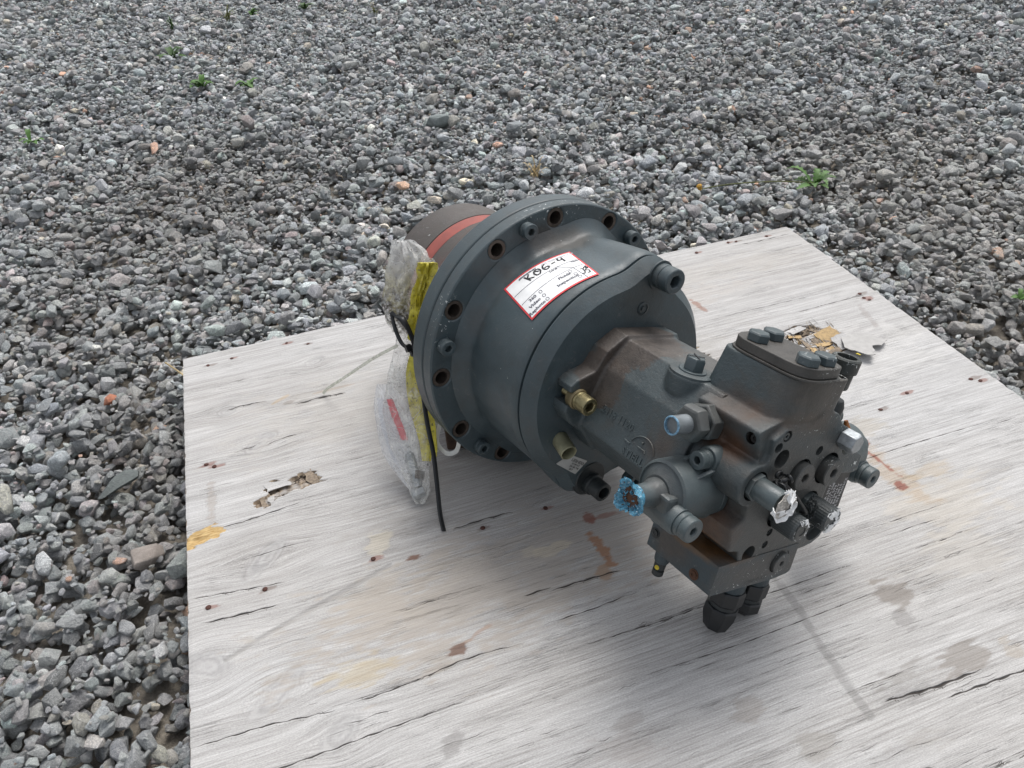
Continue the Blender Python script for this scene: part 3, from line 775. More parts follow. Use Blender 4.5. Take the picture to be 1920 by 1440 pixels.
def paint(name, base=(.066, .080, .084), blobs=(), dirt=.35, specks=(), rough=.5, cast=.25):
    rough -= .07
    base = (base[0] * .64, base[1] * .72, base[2] * .74)
    t = NT(name)
    tc = t.n('ShaderNodeTexCoord'); tc.object = pump
    co = tc.outputs['Object']
    a = t.noise(co, 9, 5, .6); b = t.noise(co, 55, 5, .65); c_ = t.noise(co, 900, 2, .5); d = t.noise(co, 26, 6, .65, .4)
    col = t.mix(t.map(a, .35, .65), tuple(x * .78 for x in base), tuple(x * 1.2 for x in base))
    col = t.mix(t.map(b, .35, .7, 0, .7), col, tuple(x * 1.25 for x in base))
    col = t.mix(t.map(d, .52, .62, 0, dirt * .8), col, (.055, .048, .040))
    col = t.mix(t.map(t.noise(co, 75, 6, .7, 1.0), .60, .68, 0, .55), col, (.11, .115, .112))
    nz_ = t.n('ShaderNodeSeparateXYZ', Vector=t.n('ShaderNodeNewGeometry').outputs['Normal']).outputs[2]
    du = t.math('MULTIPLY', t.map(nz_, .35, .95, 0, 1), t.map(t.noise(co, 34, 6, .7, .5), .38, .62, .05, .8))
    col = t.mix(t.math('MULTIPLY', du, .12 + .6 * dirt), col, (.082, .084, .078))
    rg = t.math('ADD', t.map(b, .3, .7, rough - .08, rough + .1), t.math('MULTIPLY', du, .2))
    for (p, r, colr, am, wob) in blobs:
        vm = t.vmath('SUBTRACT', co, tuple(x * SC for x in p)).outputs[0]
        if isinstance(r, tuple):
            vm = t.vmath('DIVIDE', vm, tuple(x * SC for x in r)).outputs[0]; k = 1.0
        else:
            k = r * SC
        ln = t.n('ShaderNodeVectorMath', operation='LENGTH'); t.set(ln.inputs[0], vm)
        nn = t.math('ADD', t.math('DIVIDE', ln.outputs['Value'], k), t.math('MULTIPLY', t.math('SUBTRACT', t.noise(co, 30 if wob < 1 else 60, 5, .6, .6), .5), (1.3 if wob < .95 else .9) * wob))
        soft = .10 if wob >= 1 else .5
        m = t.math('MULTIPLY', t.map(nn, 1.0 - soft, 1.0 + soft * .3, 1, 0), am)
        col = t.mix(m, col, t.mix(t.map(b, .3, .7), tuple(x * .52 for x in colr), tuple(x * .95 for x in colr)))
    for (p, r, am) in specks:
        vm = t.vmath('DIVIDE', t.vmath('SUBTRACT', co, tuple(x * SC for x in p)).outputs[0], tuple(x * SC for x in r)).outputs[0]
        ln = t.n('ShaderNodeVectorMath', operation='LENGTH'); t.set(ln.inputs[0], vm)
        area = t.map(ln.outputs['Value'], .5, 1.1, 1, 0)
        sp = t.map(t.noise(co, 130, 3, .6, 1.4), .69 - .075 * am, .70 - .075 * am, 0, 1)
        col = t.mix(t.math('MULTIPLY', sp, area), col, (.60, .62, .60))
    sp = t.map(t.noise(co, 170, 2, .5), .80, .82)
    col = t.mix(sp, col, (.5, .52, .5))
    return t.out(col, rg, t.bump(t.math('ADD', t.math('MULTIPLY', c_, .5), t.math('ADD', t.math('MULTIPLY', t.noise(co, 260, 3, .6), .8), t.math('MULTIPLY', b, .8))), min(1, cast * 1.6), .0014))
BR = (.080, .062, .050); OR = (.13, .060, .024); DK = (.020, .022, .022)
M_bell = paint('bell_paint', (.070, .087, .094), [((-.35, .80, .02), .16, BR, .6, .5), ((-.62, .55, .03), .10, BR, .4, .6), ((-.15, .82, .10), .16, (.10, .085, .07), .6, .6), ((-.75, .2, .03), .13, BR, .35, .6),
                (( -.05, .66, .81), .22, (.04, .042, .04), .5, .5)], .25,
               [((-.35, 1.03, -.03), (.42, .12, .10), .55), ((-1.05, .18, -.03), (.14, .25, .10), .45), ((.35, 1.03, -.03), (.6, .1, .08), .15)], .46, .18)
M_cast = paint('cast_paint', (.068, .080, .083), [((-.12, .42, .98), (.34, .24, .30), BR, .9, 1.0), ((-.40, .16, .98), (.14, .22, .20), BR, .85, 1.0), ((-.46, .02, 1.62), (.12, .17, .15), BR, .95, .9), ((.12, .42, 1.35), (.30, .1, .28), (.15, .135, .12), .55, .5),
                ((-.10, .36, 2.0), (.22, .12, .20), OR, .6, .55), ((-.22, .18, 1.95), (.14, .12, .20), (.13, .055, .022), .85, .5), ((-.16, .33, 1.85), (.22, .16, .22), BR, .8, .5), ((.12, .40, 2.15), (.25, .10, .12), (.12, .09, .065), .7, .5),
                ((-.26, -.28, 2.0), (.15, .18, .22), (.15, .062, .025), .8, .55), ((-.22, -.44, 2.0), (.2, .06, .2), (.20, .09, .03), .9, .4), ((.15, -.2, 2.2), .6, (.095, .082, .068), .55, .6), ((.1, .60, 2.2), (.35, .22, .3), (.10, .080, .062), .7, .6)], .45,
               [((.3, .25, 2.2), (.5, .3, .1), .15), ((.28, .62, 2.2), (.12, .16, .16), .6), ((.8, .03, 2.2), (.1, .1, .1), .5), ((.2, -.6, 2.2), (.5, .2, .1), .12)], .52, .38)
M_fit = paint('fitting_paint', (.115, .122, .120), [((-.35, .30, 1.8), (.3, .1, .2), (.10, .082, .068), .4, .6)], .4, [], .45, .15)
M_dark = paint('dark_plug', (.022, .025, .026), [], .2, [], .5, .2)
M_side = paint('side_plate', (.052, .066, .074), [((-.28, -.58, 1.85), (.1, .13, .16), BR, .75, .9), ((-.1, -.5, 1.95), (.3, .05, .3), (.19, .09, .025), .9, .5), ((.2, -.62, 2.2), (.6, .14, .05), (.11, .095, .08), .6, .6)], .35,
               [((.1, -.62, 2.2), (.45, .2, .06), .2)], .55, .35)
M_bon = paint('bonnet_paint', (.098, .112, .114), [((-.62, -.1, 1.85), (.1, .2, .2), (.10, .085, .075), .4, .6)], .25, [], .42, .2)
M_cover = paint('cover_paint', (.062, .062, .058), [((.0, .72, 1.9), .5, (.085, .074, .064), .7, .6)], .5, [((.2, .72, 2.2), (.2, .12, .12), .7), ((.1, .80, 2.12), (.2, .1, .15), .45)], .5, .25)
M_bolt = paint('bolt_paint', (.085, .10, .105), [], .2, [((.1, .80, 2.12), (.2, .1, .12), .5)], .42, .12)
M_drum = paint('drum_brown', (.095, .070, .060), [((-.6, -.1, -.6), (.5, .55, .5), (.22, .065, .05), .8, .5), ((-.1, .6, -.7), (.5, .3, .3), (.14, .075, .055), .6, .5)], .3, [((-.5, .45, -1.3), (.2, .1, .2), .2)], .6, .3)
M_red = plain('drum_red', (.25, .060, .045), .6, 0, .2, 50, .2)
M_dred = plain('dark_red', (.060, .016, .015), .6, 0, .4, 60, .2)
M_bush = plain('bushing_steel', (.085, .068, .056), .45, .55, .3, 120, .2)
M_black = plain('black_plastic', (.012, .013, .014), .45, 0, .2, 100, .1)
M_brass = plain('yellow_zinc', (.28, .24, .13), .36, .85, .4, 90, .15)
M_tubez = plain('dull_zinc', (.26, .25, .16), .5, .5, .25, 60, .15)
M_rustm = plain('rusty_steel', (.085, .040, .022), .8, .2, .4, 150, .4)
M_yel = plain('yellow_paint', (.50, .38, .02), .5, 0, .2, 150, .2)
M_blue = plain('chipped_blue_paint', (.14, .26, .36), .45, 0, .55, 260, .4)
M_steel = plain('bright_steel', (.30, .32, .33), .35, .6, .3, 150, .2)
M_white = plain('white_film', (.78, .78, .77), .4, 0, .08, 60, .1)
M_ink = plain('black_ink', (.015, .015, .017), .6, 0, 0, 50, 0)
M_grey_ink = plain('grey_ink', (.10, .10, .12), .6, 0, 0, 50, 0)
M_label_red = plain('label_red', (.62, .045, .05), .45, 0, .05, 50, .02)

def S(vf): return [(x * SC, y * SC, z * SC) for x, y, z in vf[0]], vf[1]
def part(name, vf, mat, parent=pump, M=None, bevel=0.0, smooth=None, seg=2):
    me = mesh(name, *S(vf))
    if smooth: me.shade_smooth(); me.set_sharp_from_angle(angle=rad(smooth))
    if M is not None:
        M = Matrix.Translation(Vector((M[0][3], M[1][3], M[2][3])) * (SC - 1)) @ M
    return link(name, me, mat, parent, M, bevel * SC, seg)
def place(me, name, mat, M, parent=pump, scale=1.0):
    """another object with the same mesh data"""
    o = bpy.data.objects.new(name, me); C.objects.link(o); o.parent = parent
    o.matrix_local = Matrix.Translation(Vector((M[0][3], M[1][3], M[2][3])) * (SC - 1)) @ M @ Matrix.Scale(scale, 4)
    return o
XA, YA, ZA = (1, 0, 0), (0, 1, 0), (0, 0, 1)

# ---- flange discs with real bolt holes
holes = []; tap = []
for k in range(12):
    a_ = rad(15 + 30 * k); holes.append(ring(.072, 28, math.cos(a_), math.sin(a_)))
part('front_flange', plate(ring(1.089, 160), holes + [ring(.70, 60)], -.122, 0), M_bell, bevel=.012, smooth=30)
rh = [ring(.05, 20, math.cos(rad(15 + 30 * k)), math.sin(rad(15 + 30 * k))) for k in range(12)]
part('rear_flange', plate(ring(1.089, 160), rh + [ring(.5, 40)], -.285, -.132), M_bell, bevel=.012, smooth=30)
part('flange_spacer', lathe([(1.07, -.1315), (1.07, -.1225)], 120, True, True), M_dark)
part('flange_back', lathe([(.98, -.292), (.98, -.2855)], 80, True, True), M_dark)
bushing = None
for k in range(12):
    a_ = rad(15 + 30 * k); M_ = frame((math.cos(a_), math.sin(a_), 0), ZA)
    if bushing is None:
        v1 = plate(ring(.0715, 28), [ring(.049, 24)], -.118, -.006)
        bushing = part('bushing', v1, M_bush, M=M_, bevel=.004, smooth=30).data
    else: place(bushing, 'bushing', M_bush, M_)
# ---- socket head cap screw, one mesh
def cap_screw_vf(r=1.0, h=1.0, sock=.48, n=32, depth=.6):
    hexa = ring(sock * r, 6, a0=.3)
    v, f = plate(ring(r, n), [hexa], h * (1 - depth), h)
    w2 = lathe([(r, 0), (r, h * (1 - depth))], n, True, True)
    return merge((v, f), w2)
screw_me = None
def screw(pos, axis, r, h, mat=None, sock=.48, name='cap_screw', parent=pump, depth=.6):
    return part(name, cap_screw_vf(r, h, sock, 32, depth), mat or M_bell, M=frame(pos, axis), bevel=r * .10, smooth=30, parent=parent)
first = None
for k in range(6):
    a_ = rad(60 * k); M_ = frame((math.cos(a_), math.sin(a_), 0), ZA)
    if first is None: first = screw((math.cos(a_), math.sin(a_), 0), ZA, .058, .075).data
    else:
        o = place(first, 'cap_screw', M_bell, M_); b_ = o.modifiers.new('bevel', 'BEVEL'); b_.width = .0058 * SC; b_.segments = 2; b_.limit_method = 'ANGLE'; b_.angle_limit = rad(38)

# ---- bell casing: polar sweep with an axial boss
def bell_r(th, s_=.65):
    r = .818
    kk = .5 + .5 * min(1, max(0, (s_ - .08) / .5))
    for c0, hgt, wd in ((85.5, .112, 12.0), (-97, .11, 12.0)):
        d = abs((math.degrees(th) - c0 + 180) % 360 - 180)
        r += kk * hgt * math.exp(-(d / wd) ** 2.6)
        r += .008 * math.exp(-(d / (wd * 1.75)) ** 2)
    return r
prof = []
for k in range(9):
    u = k / 8; prof.append((.004 + .125 * u, .105 * (1 - math.sin(u * PI / 2)) ** 1.15 + .0))
prof = [(s_, d_) for s_, d_ in prof] + [(.30, -.002), (.45, -.004), (.60, -.005), (.675, -.006), (.690, -.018), (.692, -.040), (.712, -.040), (.714, -.016), (.726, -.012), (.735, -.020), (.800, -.080), (.812, -.092)]
N_ = 240
secs = []
for s_, d_ in prof:
    L = []
    for i in range(N_):
        th = 2 * PI * i / N_
        r = bell_r(th, s_) + d_
        if d_ > .05: r = min(r, 1.02)
        L.append((r * math.cos(th), r * math.sin(th), s_))
    secs.append(L)
part('bell_housing', loft(secs), M_bell, smooth=42)
screw((.075, .815, .812), ZA, .088, .15, M_bell, .52)
part('boss_washer', lathe([(.105, 0), (.105, .012)], 40), M_bell, M=frame((.075, .815, .812), ZA), smooth=30)
part('sealing_plug', lathe([(.046, 0), (.046, .006), (.036, .010), (.036, .004), (.018, .004), (.018, .012), (.0001, .012)], 28, True, False), M_bell, M=frame((0, .577, .812), ZA), smooth=30)
screw((.35, .10 - .9, .812), ZA, .07, .10, M_bell)

# ---- drum and output end
part('gear_drum', lathe([(.60, -1.56), (.685, -1.55), (.70, -1.53), (.70, -1.165), (.690, -1.16), (.690, -1.005), (.702, -1.0), (.702, -.60), (.72, -.55), (.72, -.293)], 120, True, True), M_drum, smooth=35)
part('red_band', lathe([(.697, -1.155), (.697, -1.012)], 120, False, False), M_red, smooth=60)
gear = [((.40 if (i % 2) else .47) * math.cos(2 * PI * i / 28), (.40 if (i % 2) else .47) * math.sin(2 * PI * i / 28)) for i in range(28)]
part('output_gear', plate(gear, [], -1.95, -1.565), M_dred, bevel=.01)

# ---- motor and valve block castings: solids fused, then rounded like a casting
def closed_cyl(r, z0, z1, o, z, n=40, x=None):
    return xf(frame(o, z, x), lathe([(r, z0), (r, z1)], n))
def prism_y(poly_xs, y0, y1):     # outline in (x, s), extruded along y
    v, f = plate(poly_xs, [], y0, y1)
    return [(x, z, y) for x, y, z in v], [tuple(reversed(q)) for q in f]
hexs = [(-.20, .415), (.24, .415), (.42, .22), (.45, -.20), (.25, -.42), (-.24, -.40), (-.445, -.19), (-.345, .215)]
def sect(poly, s_, k=1.0): return [(x * k, y * k, s_) for x, y in poly]
FACE = [(-.24, -.41), (-.14, -.43), (-.11, -.52), (.0, -.60), (.36, -.60), (.50, -.56), (.65, -.545), (.73, -.50), (.745, -.43), (.70, -.36), (.57, -.24), (.56, .0), (.80, -.025), (.85, -.01), (.83, .10), (.70, .16), (.66, .24),
        (.58, .31), (.45, .36), (.36, .44), (.20, .46), (.10, .39), (-.10, .385), (-.19, .32), (-.17, .22), (-.19, .16), (-.29, .14), (-.345, .06), (-.31, -.03), (-.22, -.07), (-.20, -.19), (-.29, -.25)]
def fuse(name, vf, voxel, it, mat, cutters=None, smooth_angle=None):
    me = mesh(name + '_raw', *S(vf))
    o = bpy.data.objects.new(name + '_raw', me); C.objects.link(o)
    r = o.modifiers.new('r', 'REMESH'); r.mode = 'VOXEL'; r.voxel_size = voxel * SC; r.adaptivity = 0
    s_ = o.modifiers.new('s', 'SMOOTH'); s_.factor = .5; s_.iterations = it
    bpy.context.view_layer.update()
    me2 = bpy.data.meshes.new_from_object(o.evaluated_get(bpy.context.evaluated_depsgraph_get()))
    bpy.data.objects.remove(o)
    if cutters is not None:
        o2 = bpy.data.objects.new('tmp', me2); C.objects.link(o2)
        co_ = bpy.data.objects.new('cut', mesh('cut', *S(cutters))); C.objects.link(co_)
        b = o2.modifiers.new('b', 'BOOLEAN'); b.operation = 'DIFFERENCE'; b.solver = 'EXACT'; b.object = co_; b.use_self = True
        bpy.context.view_layer.update()
        me3 = bpy.data.meshes.new_from_object(o2.evaluated_get(bpy.context.evaluated_depsgraph_get()))
        bpy.data.objects.remove(o2); bpy.data.objects.remove(co_); me2 = me3
    me2.name = name
    me2.materials.clear(); me2.materials.append(mat)
    me2.shade_smooth(); me2.set_sharp_from_angle(angle=rad(50))
    o = bpy.data.objects.new(name, me2); C.objects.link(o); o.parent = pump
    return o
# motor housing with slotted mounting ears
ear = [(-.36, .33), (-.42, .19), (-.56, .13), (-.60, .09), (-.595, .045), (-.48, .04), (-.47, -.04), (-.59, -.05), (-.595, -.10), (-.52, -.19), (-.40, -.26), (-.25, -.42), (.25, -.42), (.40, -.26), (.52, -.19), (.60, -.1), (.59, -.05), (.47, -.04), (.48, .04), (.595, .05), (.60, .1), (.56, .13), (.42, .22), (.26, .44), (-.22, .44)]
motor = merge(loft([sect(hexs, .80, .98), sect(hexs, .9, 1.0), sect(hexs, 1.4, 1.0), sect(hexs, 1.80, .99)]),
              plate(ear, [], .80, .955),
              closed_cyl(.145, -.12, .0, (-.165, .415, 1.50), YA),
              closed_cyl(.145, .0, .02, (-.165, .398, 1.50), YA))
# raised cast numbers and maker's mark on the left face
def face_text(s, size, pos_s, off, depth, bold=.0):
    v, f = text_2d(s, size, bold)
    p0, p1 = Vector((-.445, -.19, 0)), Vector((-.345, .215, 0))
    e = (p1 - p0).normalized(); nrm = Vector((-e.y, e.x, 0))
    if nrm.x > 0: nrm = -nrm
    n = len(v); V = []
    for d_ in (-.01, depth):
        V += [tuple(p0 + e * (off + q[1]) + Vector((0, 0, pos_s + q[0])) + nrm * d_) for q in v]
    Fc = [tuple(i + n for i in q) for q in f]
    cnt = {}
    for q in f:
        for i in range(len(q)):
            k = (q[i], q[(i + 1) % len(q)]); cnt[k] = cnt.get(k, 0) + 1
    for (a_, b_) in cnt:
        if (b_, a_) not in cnt: Fc.append((a_, b_, b_ + n, a_ + n))
    return V, Fc
part('cast_number', face_text('2418 1120', .072, 1.23, .185, .004, .001), M_cast)
part('cast_mark', face_text('STIELL', .07, 1.47, .035, .005, .001), M_cast)
p0 = Vector((-.445, -.19, 0)); e_ = (Vector((-.345, .215, 0)) - p0).normalized(); n_out = Vector((-e_.y, e_.x, 0)); n_out = n_out if n_out.x < 0 else -n_out
def on_face(u, v_, d_=.0): return p0 + e_ * v_ + Vector((0, 0, u)) + n_out * d_
part('cast_mark', merge(tube([on_face(1.51 - .105 * math.cos(t_), .085 + .10 * math.sin(t_), .001) for t_ in [PI * .12 + PI * .78 * i / 16 for i in range(17)]], .006, 6),
     tube([on_face(1.36, .10, .001), on_face(1.41, .095, .001)], .006, 6), tube([on_face(1.495, .145, .001), on_face(1.505, .145, .001)], .009, 8), tube([on_face(1.475, .11, .001), on_face(1.535, .11, .001), on_face(1.545, .095, .001)], .006, 6)), M_cast, smooth=60)

fuse('motor_housing', motor, .010, 4, M_cast)
# valve block
YB = .66
cov = rounded([(-.12, 1.63), (.25, 1.63), (.25, 2.20), (-.12, 2.20)], [.16, .10, .10, .16])
block_fp = rounded([(-.13, 1.61), (.26, 1.61), (.34, 1.75), (.345, 2.20), (.10, 2.20), (-.13, 2.14)], [.1, .1, .1, .06, .05, .12])
block_ft = rounded([(-.16, 1.58), (.28, 1.58), (.35, 1.75), (.33, 2.19), (.10, 2.19), (-.17, 2.16)], [.1, .1, .1, .06, .05, .12])
nb = len(block_fp)
blk = loft([[(x, .28, z) for x, z in block_ft], [(x, .40, z) for x, z in block_ft], [(x, YB, z) for x, z in block_fp]])
valve = merge(plate(FACE, [], 1.93, 2.20),
              plate([(-.20, -.40), (.45, -.40), (.50, .34), (-.12, .36), (-.17, .2)], [], 1.62, 1.95),
              blk,
              plate(rounded([(-.30, .36), (-.19, .10), (.0, .1), (.0, .40), (-.12, .42)], .03), [], 1.70, 2.16),
              closed_cyl(.135, 1.66, 2.2, (-.215, .035, 0), ZA),
              xf(Matrix.Identity(4), loft([[(-.24, -.40, z), (.1, -.40, z), (.1, -.15, z), (-.29, -.25, z)] for z in (1.72, 2.2)])),
              closed_cyl(.135, -.22, .15, (-.02, .25, 1.80), (1, 0, 0)),
              closed_cyl(.20, -.10, .5, (-.10, -.15, 1.86), (1, 0, 0)),
              closed_cyl(.075, .28, .40, (-.045, 0, 1.63), YA),
              closed_cyl(.12, 1.95, 2.2, (.63, -.42, 0), ZA),
              closed_cyl(.18, .2, .72, (0, -.12, 1.90), XA))
cut = []
def hole(x, y, r, d, n=28, s1=2.26): cut.append(closed_cyl(r, s1 - .06 - d, s1, (x, y, 0), ZA, n))
hole(.18, .06, .100, .13); hole(.46, .06, .108, .13); hole(-.06, .19, .062, .16)
hole(-.13, .27, .032, .10); hole(-.085, .338, .036, .05); hole(.30, .20, .032, .06); hole(.615, .195, .062, .14); hole(.565, -.0 + .03, .020, .1)
hole(-.03, -.465, .056, .16); hole(.11, -.43, .027, .05); hole(.11, -.34, .027, .05); hole(.63, -.42, .088, .05); hole(.36, -.585, .001, .01)
hole(-.215, .035, .095, .10); hole(.405, -.195, .10, .06); hole(.115, -.215, .085, .05)
cut2 = merge(*cut)
cut2 = merge(cut2, closed_cyl(.036, -.05, .1, (-.215, .285, 2.09), (-1, .25, .25), 24), closed_cyl(.030, -.05, .1, (-.045, .405, 1.63), YA, 24), closed_cyl(.028, -.1, .1, (.298, YB, 2.155), YA, 24))
fuse('valve_block', valve, .009, 4, M_cast, cut2)
# label recess plate at lower right of the face
part('name_plate', plate(rounded([(.775, -.50), (1.03, -.52), (.985, -.09), (.745, -.10)], .005), [], 2.075, 2.10), M_black, bevel=.003)
part('plate_bracket', plate(rounded([(.50, -.52), (1.035, -.53), (.99, .0), (.50, .0)], .02), [], 1.99, 2.073), M_dark, bevel=.006)
np_obj = [o_ for o_ in pump.children if o_.name == 'name_plate'][0]
lines = []
rr = random.Random(4)
for j in range(6):
    s_txt = ''.join(rr.choice('ABDEHKMNRSTVX0123456789 ./') for _ in range(18 - (j % 3) * 3))
for j, s_txt in enumerate(['LIEBHERR 2017', 'TYPE DMVA 108', '10294017 S/N', '112740 0416 V', '350 BAR 0815', 'MADE IN FRANCE']):
    v, f = text_2d(s_txt, .034, .0006)
    lines.append(([(.800 + j * .033 - q[1] * 1, -.30 + q[0] * 1.15 , 2.1015) for q in v], f))
part('plate_print', merge(*lines[:6]), plain('plate_print', (.45, .45, .46), .5, 0, .1, 60, 0), parent=pump)

# plugs in the face
def face_plug(x, y, r, s0=2.09, s1=2.185, sock=.36, mat=None):
    o = part('port_plug', cap_screw_vf(r, s1 - s0, sock, 36, .75), mat or M_cast, M=frame((x, y, s0), ZA), bevel=r * .07, smooth=30); return o
face_plug(.20, .045, .088, 2.10, 2.235); face_plug(.48, .045, .093, 2.10, 2.245)
screw((-.06, .19, 2.08), ZA, .048, .06, M_cast, .6); screw((-.085, .335, 2.155), ZA, .024, .04, M_cast); screw((.30, .20, 2.15), ZA, .020, .03, M_dark)
part('port_plug', cap_screw_vf(.050, .05, .6, 28), M_rustm, M=frame((.615, .195, 2.08), ZA), bevel=.004)
part('yellow_mark', plate(ring(.035, 20, .63, .165), [], 2.06, 2.155), M_yel)
screw((-.03, -.465, 2.06), ZA, .048, .05, M_dark, .6); screw((.11, -.43, 2.16), ZA, .021, .03, M_dark); screw((.11, -.34, 2.16), ZA, .021, .03, M_dark)
screw((-.185, .277, 2.083), (-1, .25, .25), .029, .022, M_cast, .5); screw((-.045, .36, 1.63), YA, .024, .03, M_cast, .5)
# hexagon bolts
def hexbolt(pos, axis, r, h, mat, tilt=0.0, name='hex_bolt', washer=0.0):
    M_ = frame(pos, axis, (math.cos(tilt), math.sin(tilt), .3))
    hx = []
    v, f = loft([[(x, y, 0) for x, y in ring(r, 6)], [(x, y, h * .80) for x, y in ring(r, 6)], [(x, y, h) for x, y in ring(r * .86, 6)]])
    p_ = [(v, f)]
    if washer: p_.append(lathe([(washer, -.012), (washer, .004)], 36))
    return part(name, merge(*p_), mat, M=M_, bevel=r * .06, smooth=30)
hexbolt((.51, .265, 2.20), ZA, .068, .10, M_steel, .3)
# lower side block
lowp = rounded([(-.28, -.715), (.36, -.745), (.52, -.73), (.50, -.50), (-.285, -.50)], [.01, .03, .04, .01, .01])
o = part('side_block', plate(lowp, [ring(.088, 28, .34, -.60)], 1.66, 2.204), M_side, bevel=.012, smooth=30)
part('plug_bore', lathe([(.0875, 0), (.0875, .02)], 28), M_dark, M=frame((.34, -.60, 2.13), ZA))
face_plug(.345, -.61, .076, 2.12, 2.225, .26, M_side)
for y_, s_, mt in ((-.658, 2.06, M_rustm), (-.60, 1.70, M_dark)):
    part('countersink', lathe([(.036, 0), (.036, .004)], 28), M_dark if mt is M_dark else M_rustm, M=frame((-.281, y_, s_), (-1, 0, 0)))
    part('recessed_screw', cap_screw_vf(.024, .008, .5, 24), mt, M=frame((-.285, y_, s_), (-1, 0, 0)))
v, f = text_2d('V.36010 X2', .045, .0004)
part('stamped_number', ([(.14 + q[0], -.70 + q[1], 2.2045) for q in v], f), M_dark)

# top cover, gasket, bolts
part('cover_gasket', prism_y([(x * 1.06 - .004, 1.9 + (z - 1.9) * 1.05) for x, z in cov], YB + .001, YB + .014), M_cover, bevel=.003)
part('top_cover', prism_y(cov, YB + .016, YB + .078), M_cover, bevel=.006, smooth=30)
hb = None
for x_, s_ in ((-.035, 1.775), (.13, 1.755), (-.025, 2.115), (.125, 2.12)):
    hexbolt((x_, YB + .079, s_), YA, .068, .055, M_bolt, rr.uniform(0, 1), 'cover_bolt')
part('tapped_bore', lathe([(.031, 0), (.031, .01)], 24), M_rustm, M=frame((.298, YB - .09, 2.155), YA))

# fill plug on the motor
part('fill_seat', lathe([(.140, -.02), (.140, .012), (.132, .016)], 48), M_cast, M=frame((-.165, .415, 1.50), YA), smooth=30)
hexbolt((-.165, .437, 1.50), YA, .066, .085, M_bolt, .2, 'fill_plug', .088)
part('paint_mark', merge(*[boxvf(-.05, .05, -.004, .004, 0, .002)]), M_ink, M=frame((-.165, .525, 1.50), YA, (1, 0, .6)))
part('paint_mark', merge(*[boxvf(-.05, .05, -.004, .004, 0, .0025)]), M_ink, M=frame((-.165, .525, 1.50), YA, (.5, 0, -1)))

# screwed coupling on the upper left
AX = (-1, 0, 0)
M_tubeg = plain('grey_tube', (.20, .22, .23), .4, .3, .25, 60, .1)
def turned(name, o_, ax, prof_, mat, n=40, sm=30, bevel=0.0, x=None):
    open_ = name == 'blue_rim'
    return part(name, lathe(prof_, n, not open_, not open_), mat, M=frame(o_, ax, x), smooth=sm, bevel=bevel)
turned('coupling_collar', (-.235, .25, 1.80), AX, [(.115, -.04), (.115, .01)], M_cast, bevel=.004)
turned('hex_nut', (-.245, .25, 1.80), AX, [(.110, 0), (.116, .012), (.116, .095), (.105, .105)], M_fit, 6, 20, .004, (0, .4, 1))
turned('coupling_neck', (-.355, .25, 1.80), AX, [(.09, -.01), (.09, .02)], M_dark)
turned('hex_nut', (-.370, .25, 1.80), AX, [(.098, 0), (.114, .012), (.114, .060), (.106, .082), (.09, .088)], M_fit, 6, 20, .004, (0, 1, .5))
turned('coupling_tube', (-.455, .25, 1.80), AX, [(.056, -.02), (.056, .125), (.048, .128), (.048, .112), (.0001, .112)], M_tubeg, 32, 40)
turned('blue_rim', (-.575, .25, 1.80), AX, [(.0565, 0), (.0570, .006), (.053, .0095), (.0475, .0095), (.0475, -.01)], M_blue, 32, 40)

